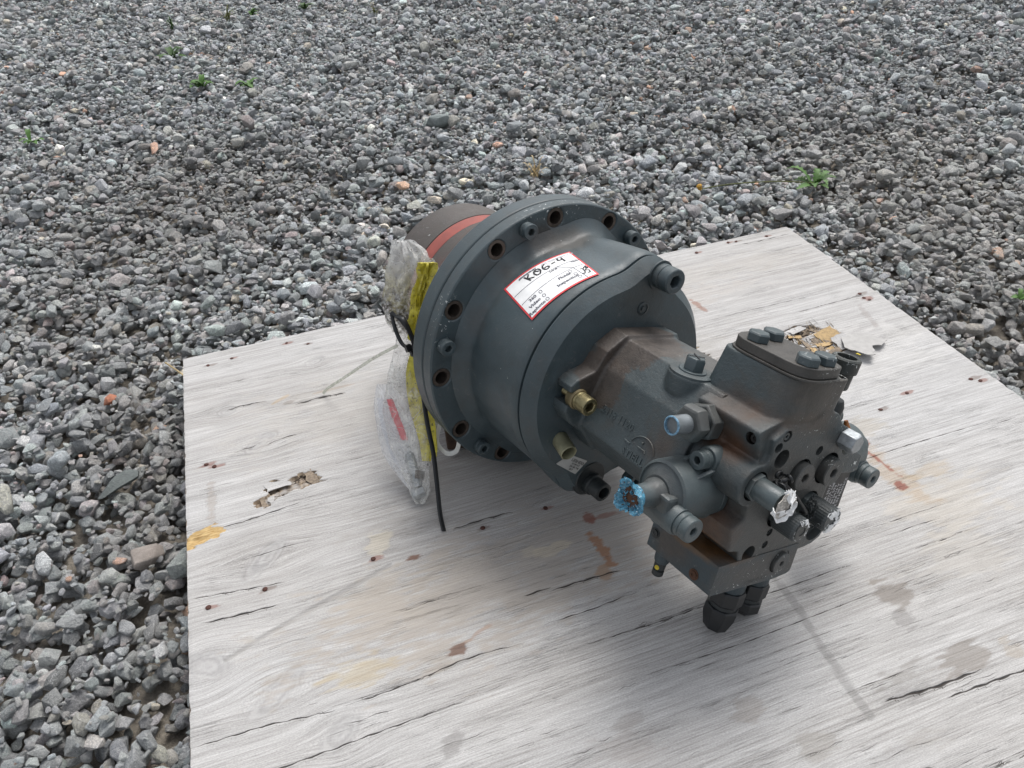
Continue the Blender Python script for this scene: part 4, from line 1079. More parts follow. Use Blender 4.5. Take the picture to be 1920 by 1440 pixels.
# regulator bonnets left (full) and right (mirrored, mostly hidden)
def bonnet(sx):
    ax = (-sx, 0, 0)
    o_ = (-.215 if sx > 0 else .90, -.150 if sx > 0 else -.08, 1.86)
    fl = []
    for i in range(90):
        th = 2 * PI * i / 90; r = .205
        for c0, e in ((72, .10), (-108, .10)):
            d = abs((math.degrees(th) - c0 + 180) % 360 - 180); r += e * math.exp(-(d / 20) ** 2)
        fl.append((r * math.cos(th), r * math.sin(th)))
    nm = 'regulator_bonnet'
    Mx = frame(o_, ax, (0, 0, 1))
    part(nm, xf(Mx, loft([[(x, y, 0) for x, y in fl], [(x, y, .045) for x, y in fl]])), M_bon, bevel=.008, smooth=40)
    sec = [(.203, .04), (.200, .06), (.192, .10), (.190, .33), (.186, .345), (.172, .355), (.166, .345), (.155, .35), (.120, .375), (.105, .39)]
    part('bonnet_body', xf(Mx, lathe(sec, 64)), M_bon, smooth=35)
    part('bonnet_stub', xf(Mx, lathe([(.095, .36), (.088, .42), (.074, .45), (.066, .52), (.068, .56)], 40)), M_bon, smooth=45)
    # webs beside the upper screw
    for t0 in (50, 94):
        a_, b_ = rad(t0), rad(t0)
        q0 = (.175 * math.cos(a_), .175 * math.sin(a_)); q1 = (.285 * math.cos(rad(72 + (t0 - 72) * .72)), .285 * math.sin(rad(72 + (t0 - 72) * .72)))
        dx, dy = q1[0] - q0[0], q1[1] - q0[1]; L_ = math.hypot(dx, dy); px_, py_ = -dy / L_ * .012, dx / L_ * .012
        rib = ([(q0[0] + px_, q0[1] + py_, .04), (q1[0] + px_, q1[1] + py_, .04), (q1[0] + px_, q1[1] + py_, .055), (q0[0] + px_, q0[1] + py_, .26),
                (q0[0] - px_, q0[1] - py_, .04), (q1[0] - px_, q1[1] - py_, .04), (q1[0] - px_, q1[1] - py_, .055), (q0[0] - px_, q0[1] - py_, .26)],
               [(0, 1, 2, 3), (7, 6, 5, 4), (0, 4, 5, 1), (1, 5, 6, 2), (2, 6, 7, 3), (3, 7, 4, 0)])
        part('web', xf(Mx, rib), M_bon, bevel=.004)
    for c0 in (72, -108):
        p_ = Mx @ Vector((.245 * math.cos(rad(c0)), .245 * math.sin(rad(c0)), .045))
        part('screw_boss', xf(frame(tuple(p_), ax), lathe([(.075, -.02), (.075, .09), (.068, .10)], 36)), M_bon, smooth=35)
        screw((p_[0] - sx * .10, p_[1], p_[2]), ax, .056, .085, M_bon, .45)
    # side boss with plugged adjuster pointing along the pump axis
    xb = o_[0] - sx * (.345 if sx > 0 else .33); yb = -.235 if sx > 0 else -.17
    bs = frame((xb, yb, 1.80), ZA)
    part('adjuster_boss', xf(bs, lathe([(.092, 0), (.092, .235), (.084, .255)], 40)), M_bon, smooth=35)
    part('adjuster_web', xf(Matrix.Identity(4), loft([[(xb - .085, yb, z), (xb + .085, yb, z), (xb + .10, yb + .13, z), (xb - .10, yb + .13, z)] for z in (1.80, 2.00)])), M_bon, bevel=.02)
    screw((xb, yb, 2.05), ZA, .075, .10, M_bon, .36, 'adjuster_cap')
    return Mx
ML = bonnet(1)
MR = bonnet(-1)
# flaking blue paint on the squeezed end of the left stub
r2 = random.Random(2)
def stub_ring(z_, k, jag, seed):
    r_ = random.Random(seed); L = []
    for i in range(48):
        th = 2 * PI * i / 48
        r = .068 * k * (1 + (k > .95) * min(1, abs(k - 1) * 3) * (.22 * math.cos(3 * th + .4) + .08 * math.cos(2 * th)) + jag * r_.uniform(-1, 1))
        L.append((r * math.cos(th), r * math.sin(th), z_ + jag * .12 * r_.uniform(-1, 1)))
    return L
secs = [stub_ring(.548, 1.01, 0, 1), stub_ring(.575, 1.10, .02, 2), stub_ring(.600, 1.30, .05, 3), stub_ring(.618, 1.46, .09, 4), stub_ring(.612, 1.30, .08, 5), stub_ring(.598, 1.05, .10, 6), stub_ring(.588, .75, .14, 7), stub_ring(.592, .45, .2, 8)]
part('stub_mouth', xf(ML, loft([stub_ring(.580, 1.0, .02, 9), stub_ring(.594, .9, .05, 10)])), M_rustm, smooth=40)
v, f = loft(secs, False)
mb = NT('blue_paint_flakes'); tco = mb.n('ShaderNodeTexCoord').outputs['Object']
na, nb_ = mb.noise(tco, 160, 5, .7, 1.0), mb.noise(tco, 420, 3, .6)
cc = mb.mix(mb.map(na, .42, .52), (.035, .15, .24), (.085, .29, .42)); cc = mb.mix(mb.map(nb_, .60, .66), cc, (.55, .66, .70)); cc = mb.mix(mb.map(na, .60, .64), cc, (.06, .055, .05)); cc = mb.mix(mb.map(nb_, .38, .34), cc, (.10, .05, .03))
mb.out(cc, .45, mb.bump(na, .8, .002))
part('blue_paint', xf(ML, (v, f)), mb.m, smooth=40)

# brass coloured screw standing in the motor ear
BXP = (-.50, .0, 0)
turned('threaded_shank', (-.515, .0, .80), ZA, [(.030, 0)] + [((.034 if i % 2 else .028), .01 + i * .009) for i in range(14)] + [(.030, .14)], M_brass, 20, 20)
turned('screw_collar', (-.515, .0, .905), ZA, [(.070, 0), (.074, .008), (.074, .055), (.066, .065)], plain('brown_zinc', (.20, .16, .085), .5, .5, .3, 60, .2), 36, 30)
screw((-.515, .0, .968), ZA, .062, .115, M_brass, .60, 'cap_screw', depth=.8)
# short pipe stub
turned('pipe_stub', (-.445, -.385, .805), (-.14, -.22, 1), [(.062, 0), (.060, .15), (.054, .155), (.050, .15), (.050, .06), (.0001, .06)], M_tubez, 36, 40)
# black drain coupling at the bottom
turned('drain_coupling', (-.03, -.80, .80), (0, -.0, 1), [(.085, 0), (.085, .05), (.072, .06), (.072, .16), (.065, .165), (.048, .165), (.048, .05), (.0001, .05)], M_dark, 40, 40)
part('drain_boss', xf(frame((-.05, -.76, .60), ZA), lathe([(.15, 0), (.15, .20), (.13, .22)], 48)), M_dark, smooth=35)

# cable glands under the block
for x_, tip in ((.25, -1.262), (.50, -1.19)):
    ax = (0, -1, 0); L_ = -tip
    turned('gland_sleeve', (x_, -.70, 2.0), ax, [(.100, 0), (.100, .22), (.094, .24)], M_side, 40, 35)
    turned('gland_nut', (x_, -.93, 2.0), ax, [(.112, 0), (.118, .012), (.118, .10), (.110, .115)], M_black, 8, 20, .004, (1, 0, .3))
    turned('gland_ring', (x_, -1.05, 2.0), ax, [(.095, 0), (.095, .03)], M_dark, 36, 30)
    turned('gland_nut', (x_, -1.078, 2.0), ax, [(.108, 0), (.116, .012), (.116, .07), (.085, L_ - 1.085), (.06, L_ - 1.078)], M_black, 8, 20, .004, (1, 0, .8))
# pressure sensor at the lower left
turned('sensor_body', (-.20, -.70, 1.75), (0, -1, 0), [(.055, 0), (.050, .09), (.042, .105)], M_side, 28, 35)
turned('sensor_tip', (-.20, -.80, 1.75), (0, -1, 0), [(.040, 0), (.038, .05), (.030, .055), (.030, .062), (.038, .066), (.038, .10), (.030, .108)], M_dark, 28, 35)
part('yellow_mark', plate(ring(.016, 12, 0, 0), [], 0, .004), M_yel, M=frame((-.236, -.835, 1.76), (-1, 0, .3)))

# upright sensor stem at the right
SX, SS = .60, 1.985
turned('stem_socket', (SX, .60, SS), (0, 1, 0), [(.068, -.10), (.072, -.09), (.074, .0), (.088, .01), (.090, .09), (.082, .10), (.060, .10), (.056, .02), (.0001, .02)], paint('chipped_stem', (.045, .047, .042), [], .5, [((SX, .6, SS), (.2, .3, .2), .75)], .5, .3), 40, 35)
turned('stem_neck', (SX, .42, SS), (0, 1, 0), [(.045, 0), (.045, .13)], M_black, 28, 35)
turned('stem_elbow', (SX + .02, .30, SS), (0, 1, 0), [(.075, -.10), (.085, -.04), (.085, .08), (.070, .12)], M_dark, 28, 35)
turned('stem_base', (SX + .04, .16, SS - .02), (0, 1, 0), [(.10, 0), (.11, .08), (.08, .12)], M_dark, 28, 35)
part('yellow_mark', plate([(.03, .0), (.055, .01), (.05, .03), (.025, .025)], [], 0, .003), M_yel, M=frame((SX + .02, .731, SS), (0, 1, 0)))
part('oil_drip', tube([(.70, .30, 2.08), (.715, .24, 2.10), (.70, .19, 2.12)], [.012, .028, .012], 10), plain('amber_seal', (.28, .10, .02), .3, 0, .3, 80, .1), smooth=60)

# test-point caps with chains, cord and torn white film
def test_cap(x, y, s0, s1, r, hexr, knurl=True, mat=None):
    s0 = 2.15
    turned('hex_adapter', (x, y, s0), ZA, [(hexr, 0), (hexr, (s1 - s0) * .32)], M_fit, 6, 20, .004, (1, .3, 0))
    n = 60
    sec = []
    for z_, k in ((s0 + (s1 - s0) * .30, .96), (s0 + (s1 - s0) * .36, 1.0), (s0 + (s1 - s0) * .93, 1.0), (s1, .9)):
        sec.append([((r * k * (1 + (.02 if (i % 2 and knurl) else 0))) * math.cos(2 * PI * i / n) + x, (r * k * (1 + (.02 if (i % 2 and knurl) else 0))) * math.sin(2 * PI * i / n) + y, z_) for i in range(n)])
    return part('test_cap', loft(sec), mat or M_dark, smooth=25 if not knurl else 12)
chip = paint('chipped_cap', (.060, .062, .062), [], .2, [((.115, -.215, 2.40), (.12, .12, .06), 1.0), ((.405, -.195, 2.41), (.12, .12, .07), 1.1)], .45, .3)
test_cap(-.215, .035, 2.10, 2.38, .070, .084, False, M_bon)
test_cap(.115, -.215, 2.10, 2.375, .078, .058, True, chip)
test_cap(.405, -.195, 2.10, 2.385, .082, .088, True, chip)
turned('cap_face', (.115, -.215, 2.375), ZA, [(.055, 0), (.055, .006), (.03, .008), (.03, .003)], M_cast, 30, 35)
def ragged(name, cx, cy, s_, r0, r1, a0, a1, mat, seed, h=.02):
    r_ = random.Random(seed); V, Fc = [], []
    n = 18
    for i in range(n + 1):
        th = rad(a0 + (a1 - a0) * i / n)
        for k, rr_ in enumerate((r0 * r_.uniform(.75, 1.15), (r0 + r1) / 2, r1 * r_.uniform(.93, 1.12))):
            V.append((cx + rr_ * math.cos(th), cy + rr_ * math.sin(th), s_ + h * (1 - k) * .6 + r_.uniform(-.006, .006)))
    for i in range(n):
        for k in range(2): Fc.append((i * 3 + k, i * 3 + k + 1, i * 3 + k + 4, i * 3 + k + 3))
    o = part(name, (V, Fc), mat); sl = o.modifiers.new('thick', 'SOLIDIFY'); sl.thickness = .0008
    return o
ragged('torn_film', -.215, .035, 2.406, .0, .079, 0, 360, plain('dirty_film', (.42, .39, .35), .6, 0, .5, 300, .3), 15, .01)
ragged('torn_film', -.215, .035, 2.412, .03, .080, -150, 90, M_white, 1, .02)
ragged('torn_film', -.215, .035, 2.40, .078, .092, -170, 10, M_white, 3, -.03)
ragged('torn_film', -.21, .045, 2.41, .02, .085, 20, 120, M_white, 5, .02)
ragged('chipped_paint', .115, -.215, 2.377, .050, .074, -60, 120, M_white, 7, .004)
ragged('chipped_paint', .405, -.195, 2.388, .030, .080, -120, 150, M_white, 9, .006)
ragged('chipped_paint', .405, -.195, 2.36, .0835, .0860, -100, 60, M_white, 11, -.02)
part('cord', tube(smooth_path([(-.08, .08, 2.27), (.02, .01, 2.30), (.12, -.07, 2.31), (.22, -.15, 2.31), (.25, -.18, 2.26)], 6), .011, 8), M_black, smooth=60)
part('cord_knot', merge(*[xf(Matrix.Translation((-.09 + .045 * math.sin(i * 2.1), .09 + .025 * math.cos(i * 1.7), 2.235 + .012 * i)) @ Matrix.Rotation(i * 1.3, 4, 'X') @ Matrix.Rotation(i, 4, 'Y'), tube([(.026 * math.cos(t_), .020 * math.sin(t_), 0) for t_ in [2 * PI * j / 14 for j in range(14)]], .009, 6, True)) for i in range(6)]), M_black, smooth=60)
lk = tube([(.016 * math.cos(t_), .009 * math.sin(t_), 0) for t_ in [2 * PI * j / 12 for j in range(12)]], .0035, 6, True)
def chain(path, name='chain'):
    P = smooth_path(path, 4); V = []
    for i in range(len(P) - 1):
        d = (P[i + 1] - P[i])
        Mx = frame(tuple(P[i]), (P[i + 1] - P[i]).cross(Vector((0, 1, .3))), tuple(d)) @ Matrix.Rotation(PI / 2 * (i % 2), 4, 'X')
        V.append(xf(Mx, lk))
    part(name, merge(*V), M_dark, smooth=60)
chain([(-.13, .10, 2.28), (-.13, .03, 2.33), (-.13, -.02, 2.36), (-.12, -.04, 2.33), (-.135, .02, 2.30)])
chain([(.26, -.14, 2.26), (.29, -.09, 2.30), (.31, -.17, 2.31), (.28, -.23, 2.30), (.30, -.17, 2.28), (.27, -.14, 2.30), (.31, -.06, 2.26)])
chain([(.30, -.22, 2.36), (.28, -.28, 2.30), (.24, -.33, 2.26), (.30, -.30, 2.24)])
chain([(.10, -.26, 2.24), (.12, -.29, 2.25), (.17, -.30, 2.25), (.2, -.29, 2.24)])

# ---- stickers
def casing_pt(u, v_, lift=.0018):
    """u 0..1 along the sticker, v 0..1 across it, on the curved casing"""
    s0 = .127 + (.223 - .127) * u; s1 = .555 + (.648 - .555) * u
    t0 = 145.5 + (107.6 - 145.5) * u; t1 = 150.8 + (112.7 - 150.8) * u
    s_ = s0 + (s1 - s0) * v_; th = rad(t0 + (t1 - t0) * v_)
    r = bell_r(th, s_) + lift + (.0 if s_ > .13 else .002)
    return (r * math.cos(th), r * math.sin(th), s_)
def sticker_sheet(u0, u1, v0, v1, lift, nu=30, nv_=6):
    V = [casing_pt(u0 + (u1 - u0) * i / nu, v0 + (v1 - v0) * j / nv_, lift) for i in range(nu + 1) for j in range(nv_ + 1)]
    Fc = [(i * (nv_ + 1) + j, i * (nv_ + 1) + j + 1, (i + 1) * (nv_ + 1) + j + 1, (i + 1) * (nv_ + 1) + j) for i in range(nu) for j in range(nv_)]
    return V, Fc
stk = part('sticker', sticker_sheet(0, 1, 0, 1, .0022), M_label_red, smooth=60)
part('sticker_panel', sticker_sheet(.022, .978, .035, .965, .0032), M_white, parent=stk, smooth=60)
W_, H_ = .545, .43
def st_text(s, size, u, v_, mat_name='p', bold=0.0013, lift=.0044):
    vv, ff = text_2d(s, size, bold)
    return [casing_pt(u + q[0] / W_, v_ - q[1] / H_, lift) for q in vv], ff
pr_ = [st_text('Fluids', .040, .66, .66), st_text('Inspection', .040, .655, .80), st_text('360', .040, .185, .66), st_text('Video', .040, .165, .78), st_text('Rephoto', .040, .145, .90),
       st_text('#0000098487', .026, .35, .085), st_text('Lot #', .026, .62, .37), st_text('Name', .024, .93, .37)]
light = [st_text('QC Inspection Tag', .032, .78, .09)]
def st_line(pts_, wd, lift=.0040):
    V, Fc = [], []
    for i in range(len(pts_) - 1):
        (a_, b_), (c_, d_) = pts_[i], pts_[i + 1]
        dx, dy = (c_ - a_) * W_, (d_ - b_) * H_; L_ = math.hypot(dx, dy) or 1
        nx_, ny_ = -dy / L_ * wd / W_, dx / L_ * wd / H_
        n = max(1, int(L_ / .03)); b0 = len(V)
        for k in range(n + 1):
            t_ = k / n; x, y = a_ + (c_ - a_) * t_, b_ + (d_ - b_) * t_
            V += [casing_pt(x + nx_, y + ny_, lift + .0002 * (i % 3)), casing_pt(x - nx_, y - ny_, lift + .0002 * (i % 3))]
        Fc += [(b0 + 2 * k, b0 + 2 * k + 1, b0 + 2 * k + 3, b0 + 2 * k + 2) for k in range(n)]
    return V, Fc
for (cx_, cy_) in ((.31, .66), (.31, .78), (.31, .90), (.76, .62), (.785, .74), (.80, .86)):
    pr_.append(st_line([(cx_ + .020 * math.cos(t_), cy_ + .036 * math.sin(t_)) for t_ in [2 * PI * i / 14 for i in range(15)]], .0022))
ln_ = [st_line([(.03, .335), (.97, .335)], .0014), st_line([(.03, .58), (.70, .57), (.97, .57)], .0014), st_line([(.70, .335), (.70, .57), (.84, .60), (.84, .96)], .0014)]
ln_ = [st_line([(.03, .335), (.97, .335)], .0024), st_line([(.03, .60), (.83, .55), (.97, .55)], .0024), st_line([(.685, .335), (.83, .55), (.86, .96)], .0024)]
part('sticker_print', merge(*pr_), M_grey_ink, parent=stk)
part('sticker_print', merge(*light), plain('faint_ink', (.5, .5, .52), .6, 0, 0, 50, 0), parent=stk)
part('sticker_rule', merge(*ln_), M_grey_ink, parent=stk)
hw = .0062
K = [[(.285, .12), (.325, .285)], [(.355, .115), (.305, .20), (.385, .27)], [(.46, .12), (.425, .14), (.41, .20), (.43, .27), (.475, .27), (.505, .20), (.495, .13), (.455, .115), (.44, .15), (.48, .20)],
     [(.595, .10), (.555, .13), (.54, .20), (.56, .26), (.60, .26), (.625, .22), (.60, .19), (.56, .20)], [(.665, .19), (.725, .175)], [(.775, .10), (.765, .185), (.835, .185)], [(.825, .12), (.83, .27)],
     [(.875, .66), (.905, .68), (.90, .78), (.875, .84), (.855, .80)], [(.905, .70), (.94, .64), (.95, .70), (.915, .75), (.955, .78), (.94, .86), (.91, .84)], [(.99 - .03, .62), (.972, .70), (.945, .72), (.955, .63), (.972, .62)]]
part('handwriting', merge(*[st_line(p_, hw * (1 if i < 7 else .7), .0046) for i, p_ in enumerate(K)]), M_ink, parent=stk)
# maker's sticker on the round face
lb = part('maker_sticker', plate(rounded([(-.425, -.585), (-.325, -.52), (-.13, -.60), (-.215, -.70)], .008), [], .8125, .8155), plain('label_grey', (.42, .42, .40), .5, 0, .08, 60, .02))
def lab_map(q, z_=.8162):
    a_, b_, c_ = Vector((-.385, -.555)), Vector((-.165, -.655)), Vector((-.07, -.075))
    e1 = (b_ - a_).normalized(); e2 = Vector((-e1.y, e1.x))
    p_ = Vector((-.275, -.605)) + e1 * q[0] + e2 * q[1]
    return (p_.x, p_.y, z_)
tx = []
for s_t, sz, ux, uy in (('LIEBHERR', .034, .045, .030), ('10 294 017', .020, .04, .004), ('S/N 081 740', .020, .04, -.018), ('2017', .020, .02, -.040)):
    vv, ff = text_2d(s_t, sz, .0006); tx.append(([lab_map((q[0] + ux, q[1] + uy)) for q in vv], ff))
part('sticker_print', merge(*tx), M_ink, parent=lb)

# ================================================================== BAGS, TIES, TAGS beside the flange
def Z(p): return (p[0], p[1], p[2] + T)
def plastic(name, col, alpha, dirt=0.0, rough=.16):
    t = NT(name); tc = t.n('ShaderNodeTexCoord').outputs['Object']
    a, b = t.noise(tc, 38, 5, .65, .8), t.noise(tc, 160, 4, .6, .5)
    zz = t.n('ShaderNodeSeparateXYZ', Vector=t.n('ShaderNodeNewGeometry').outputs['Position']).outputs[2]
    c = t.mix(t.map(a, .35, .65), tuple(x * .85 for x in col), col)
    rg_ = t.math('ABSOLUTE', t.math('SUBTRACT', t.noise(tc, 22, 2, .5, 1.2), .5))
    al = t.math('ADD', t.map(a, .3, .7, alpha - .14, alpha + .12), t.map(rg_, 0, .035, .22, 0))
    if dirt:
        m = t.math('MULTIPLY', t.map(b, .44, .54), t.math('MULTIPLY', t.map(zz, T + .22, T + .27), t.map(zz, T + .35, T + .30)))
        c = t.mix(t.math('MULTIPLY', m, dirt), c, (.06, .045, .03)); al = t.math('MAXIMUM', al, t.math('MULTIPLY', m, .95))
        m2 = t.math('MULTIPLY', t.map(b, .62, .66), .8); c = t.mix(m2, c, (.05, .04, .03)); al = t.math('MAXIMUM', al, m2)
        m3 = t.math('MULTIPLY', t.map(a, .42, .60), t.math('MULTIPLY', t.map(zz, T + .25, T + .30), t.map(zz, T + .38, T + .33)))
        c = t.mix(t.math('MULTIPLY', m3, .55), c, (.62, .55, .28)); al = t.math('MAXIMUM', al, t.math('MULTIPLY', m3, .8))
    t.set(t.b.inputs['Alpha'], al)
    t.set(t.b.inputs['Specular IOR Level'], .6)
    return t.out(c, rough, t.bump(t.math('ADD', a, t.math('MULTIPLY', b, .4)), .8, .003))
M_bag = plastic('clear_plastic', (.86, .85, .80), .24, .9)
M_bag2 = plastic('milky_plastic', (.88, .88, .88), .36, 0)
M_bagt = plastic('creased_plastic', (.86, .85, .82), .42, .95)

ROWS = [((.1694, 1.1800, .395), (.1965, 1.1683, .395)), ((.1597, 1.1729, .370), (.2166, 1.1485, .370)), ((.1482, 1.1648, .335), (.2169, 1.1356, .335)), ((.1355, 1.1556, .300), (.2032, 1.1272, .300)),
        ((.1348, 1.1402, .265), (.1873, 1.1183, .265)), ((.1427, 1.1237, .245), (.1691, 1.1128, .245)), ((.1348, 1.1135, .225), (.1683, 1.0998, .225)), ((.1118, 1.0956, .185), (.1623, 1.0751, .185)),
        ((.0931, 1.0657, .140), (.1623, 1.0379, .140)), ((.0869, 1.0307, .095), (.1561, 1.0031, .095)), ((.0931, .9906, .050), (.1402, .9721, .050)), ((.1000, .9608, .022), (.1293, .9494, .022)), ((.1048, .9407, .006), (.1137, .9372, .006))]
def sleeve(rows, thick, seed, crumple, shrink=1.0, n=64, up=10, caps=True):
    P = []
    Ls = smooth_path([Z(r[0]) for r in rows], up); Rs = smooth_path([Z(r[1]) for r in rows], up)
    secs = []
    m = len(Ls)
    for k in range(m):
        l, r = Ls[k], Rs[k]; c_ = (l + r) / 2; w_ = (r - l) / 2 * shrink
        tang = (Ls[min(k + 1, m - 1)] + Rs[min(k + 1, m - 1)] - Ls[max(k - 1, 0)] - Rs[max(k - 1, 0)]).normalized()
        d_ = w_.normalized().cross(tang).normalized()
        tk = thick[0] + (thick[1] - thick[0]) * math.sin(PI * min(1, k / (m - 1)))
        L = []
        for i in range(n):
            th = 2 * PI * i / n
            p = c_ + w_ * math.cos(th) + d_ * tk * math.sin(th)
            q = Vector((math.cos(th) * 2.2, math.sin(th) * 2.2, k * .55 / up))
            nz = noise.noise(q * 1.3 + Vector((seed, 0, 0))) + .5 * noise.noise(q * 3.1 + Vector((0, seed, 0)))
            fold = .5 * math.sin(th * 5 + k * .05 + seed)
            rd = (1 - 2 * abs(noise.noise(q * 1.7 + Vector((seed, 5, 0))))) * .8 + (1 - 2 * abs(noise.noise(q * 3.1 + Vector((7, seed, 0))))) * .3
            p = p + (w_.normalized() * math.cos(th) + d_ * math.sin(th)) * (nz + fold * .5 + rd - .4) * crumple
            p.z = max(p.z, T + .0015)
            L.append(tuple(p))
        secs.append(L)
    return loft(secs, caps)
bag = empty('plastic_bag', Z((.13, 1.03, 0)), 'grubby clear plastic bag tied in the middle, hanging beside the left rim of the flange', 'plastic bag')
def child(o, par):
    o.parent = par; o.matrix_parent_inverse = Matrix.Translation(-par.location); return o
def wobj(name, vf, mat, smooth=60, solid=0):
    me = mesh(name, *vf)
    if smooth: me.shade_smooth(); me.set_sharp_from_angle(angle=rad(smooth))
    o = link(name, me, mat)
    if solid:
        sl = o.modifiers.new('thick', 'SOLIDIFY'); sl.thickness = solid; sl.offset = 0
    return o
child(wobj('tied_top', sleeve(ROWS[:6], (.006, .020), 3, .0062, caps=False), M_bagt, 50), bag)
child(wobj('pouch', sleeve(ROWS[5:], (.004, .020), 8, .0034), M_bag, 50), bag)
child(wobj('torn_flap', sleeve([((.196, 1.150, .375), (.224, 1.135, .370)), ((.195, 1.145, .35), (.232, 1.130, .34)), ((.20, 1.135, .31), (.222, 1.125, .30)), ((.175, 1.125, .27), (.214, 1.110, .275)), ((.165, 1.115, .245), (.19, 1.105, .25))], (.002, .005), 5, .004, caps=False), M_bag2, 50), bag)
bag2 = wobj('plastic_bag', sleeve([((.0896, 1.098, .165), (.112, 1.090, .165)), ((.078, 1.082, .14), (.13, 1.062, .14)), ((.0719, 1.0645, .11), (.14, 1.035, .11)), ((.0722, 1.0315, .06), (.135, 1.005, .06)), ((.0857, 1.0003, .03), (.125, .985, .03)), ((.1044, .9662, .008), (.118, .96, .008))], (.003, .012), 15, .002), M_bag2, 50)
tag(bag2, 'smaller milky plastic bag with red and white paper inside, left of the grubby bag', 'plastic bag')
paper = wobj('folded_paper', sleeve([((.083, 1.085, .145), (.105, 1.076, .145)), ((.079, 1.062, .11), (.118, 1.046, .11)), ((.082, 1.030, .062), (.118, 1.018, .062)), ((.095, 1.000, .032), (.116, .990, .032))], (.001, .004), 9, .0008, n=20), plain('paper_white', (.66, .66, .68), .7, 0, .05, 60, .05), 50)
tag(paper, 'folded white paper inside the milky bag', 'paper')
red = wobj('red_slip', sleeve([((.098, 1.0685, .150), (.108, 1.0645, .150)), ((.100, 1.047, .118), (.114, 1.041, .118)), ((.106, 1.024, .088), (.118, 1.019, .088))], (.003, .0065), 4, .0008, n=16), plain('red_print', (.60, .035, .06), .55, 0, .2, 60, .05), 50)
tag(red, 'bright red slip showing through the milky plastic bag', 'paper slip')
# yellow tape: crumpled upper run and a flat strip inside the pouch
M_tape = NT('yellow_tape'); tcy = M_tape.n('ShaderNodeTexCoord').outputs['Object']
ya, yb_ = M_tape.noise(tcy, 60, 4, .6, .6), M_tape.noise(tcy, 150, 4, .6)
cy_ = M_tape.mix(M_tape.map(ya, .35, .65), (.36, .30, .03), (.66, .58, .06)); cy_ = M_tape.mix(M_tape.map(yb_, .60, .68, 0, .9), cy_, (.07, .06, .03))
M_tape.out(cy_, .4, M_tape.bump(ya, .6, .003)); M_tape = M_tape.m
tape = empty('yellow_tape', Z((.17, 1.10, .2)), 'crumpled bright yellow plastic tape caught in the tied bag', 'tape')
child(wobj('tape_knot', sleeve([((.198, 1.128, .372), (.222, 1.118, .372)), ((.190, 1.120, .345), (.212, 1.110, .345)), ((.178, 1.115, .315), (.200, 1.105, .315)), ((.168, 1.108, .285), (.200, 1.096, .290)), ((.163, 1.100, .265), (.192, 1.089, .268)), ((.168, 1.092, .240), (.182, 1.087, .242))], (.002, .006), 21, .0075, n=30), M_tape, 35), tape)
child(wobj('tape_strip', sleeve([((.160, 1.088, .235), (.172, 1.083, .235)), ((.140, 1.075, .190), (.163, 1.065, .190)), ((.133, 1.045, .140), (.159, 1.034, .140)), ((.135, 1.012, .095), (.156, 1.003, .095)), ((.132, .985, .062), (.146, .979, .062))], (.001, .0032), 25, .0010, n=20), M_tape, 50), tape)
child(wobj('tape_strip', sleeve([((.166, 1.062, .200), (.172, 1.060, .200)), ((.160, 1.030, .130), (.170, 1.026, .130)), ((.155, 1.000, .085), (.164, .997, .085)), ((.150, .985, .065), (.158, .982, .065))], (.0006, .002), 27, .0008, n=14), M_tape, 50), tape)
# small metal fittings in the tip of the pouch
fit = empty('loose_fittings', Z((.115, .965, .02)), 'silver metal fittings in the bottom tip of the grubby plastic bag', 'metal fitting')
def wturn(name, o_, ax, prof_, mat, par, n=24):
    v_, f_ = lathe(prof_, n); M_ = frame(Z(o_), ax)
    return child(wobj(name, xf(M_, (v_, f_)), mat, 35), par)
wturn('sleeve_tube', (.1145, .962, .026), (.0, .72, .60), [(.0085, 0), (.0085, .06), (.006, .062), (.006, .10)], M_steel, fit)
wturn('union_nut', (.112, .957, .016), (.95, .1, .1), [(.008, -.012), (.0105, -.010), (.0105, .010), (.008, .012)], M_steel, fit, 6)
wturn('threaded_end', (.118, .972, .034), (.3, .7, .6), [(.0105, 0), (.011, .003), (.011, .012), (.0105, .015)], M_bush, fit)
# cable ties
tie = empty('cable_tie', Z((.145, 1.09, .25)), 'black cable tie with a long tail reaching down onto the board', 'cable tie')
tl = smooth_path([Z(p) for p in [(.146, 1.118, .285), (.1535, 1.098, .288), (.1605, 1.083, .262), (.1615, 1.068, .235), (.1594, 1.0405, .185), (.1535, 1.0040, .130), (.151, .9690, .085), (.1425, .9287, .033), (.1366, .900, .009), (.1335, .8673, .003)]], 8)
child(wobj('tail', tube(tl, .0046, 8, flat=.0016), M_black, 60), tie)
child(wobj('loop', tube(smooth_path([Z(p) for p in [(.1399, 1.132, .285), (.1391, 1.1109, .262), (.1446, 1.0901, .243), (.157, 1.082, .240), (.166, 1.088, .245), (.160, 1.10, .262), (.150, 1.112, .280), (.1399, 1.132, .285)]], 6), .0034, 8, flat=.0014), M_black, 60), tie)
child(wobj('ratchet_head', xf(frame(Z((.152, 1.083, .238)), (.3, -.8, .5)), boxvf(-.006, .006, -.005, .005, -.004, .005)), M_black, 0), tie)
child(wobj('ratchet_head', xf(frame(Z((.160, 1.080, .228)), (.3, -.8, .4)), boxvf(-.005, .005, -.006, .006, -.004, .004)), M_black, 0), tie)
M_nyl = plastic('clear_nylon', (.66, .68, .56), .50, 0, .35)
t2 = wobj('cable_tie', tube(smooth_path([Z(p) for p in [(.1364, 1.1016, .235), (.0973, 1.1703, .17), (.0462, 1.2566, .080), (.0054, 1.3103, .020), (-.0067, 1.3172, .004)]], 8), .0014, 8, flat=.0030), M_nyl, 60)
tag(t2, 'pale translucent cable tie sticking out to the left of the bag over the board', 'cable tie')
M_wt = plain('white_nylon', (.62, .62, .58), .4, 0, .08, 80, .05)
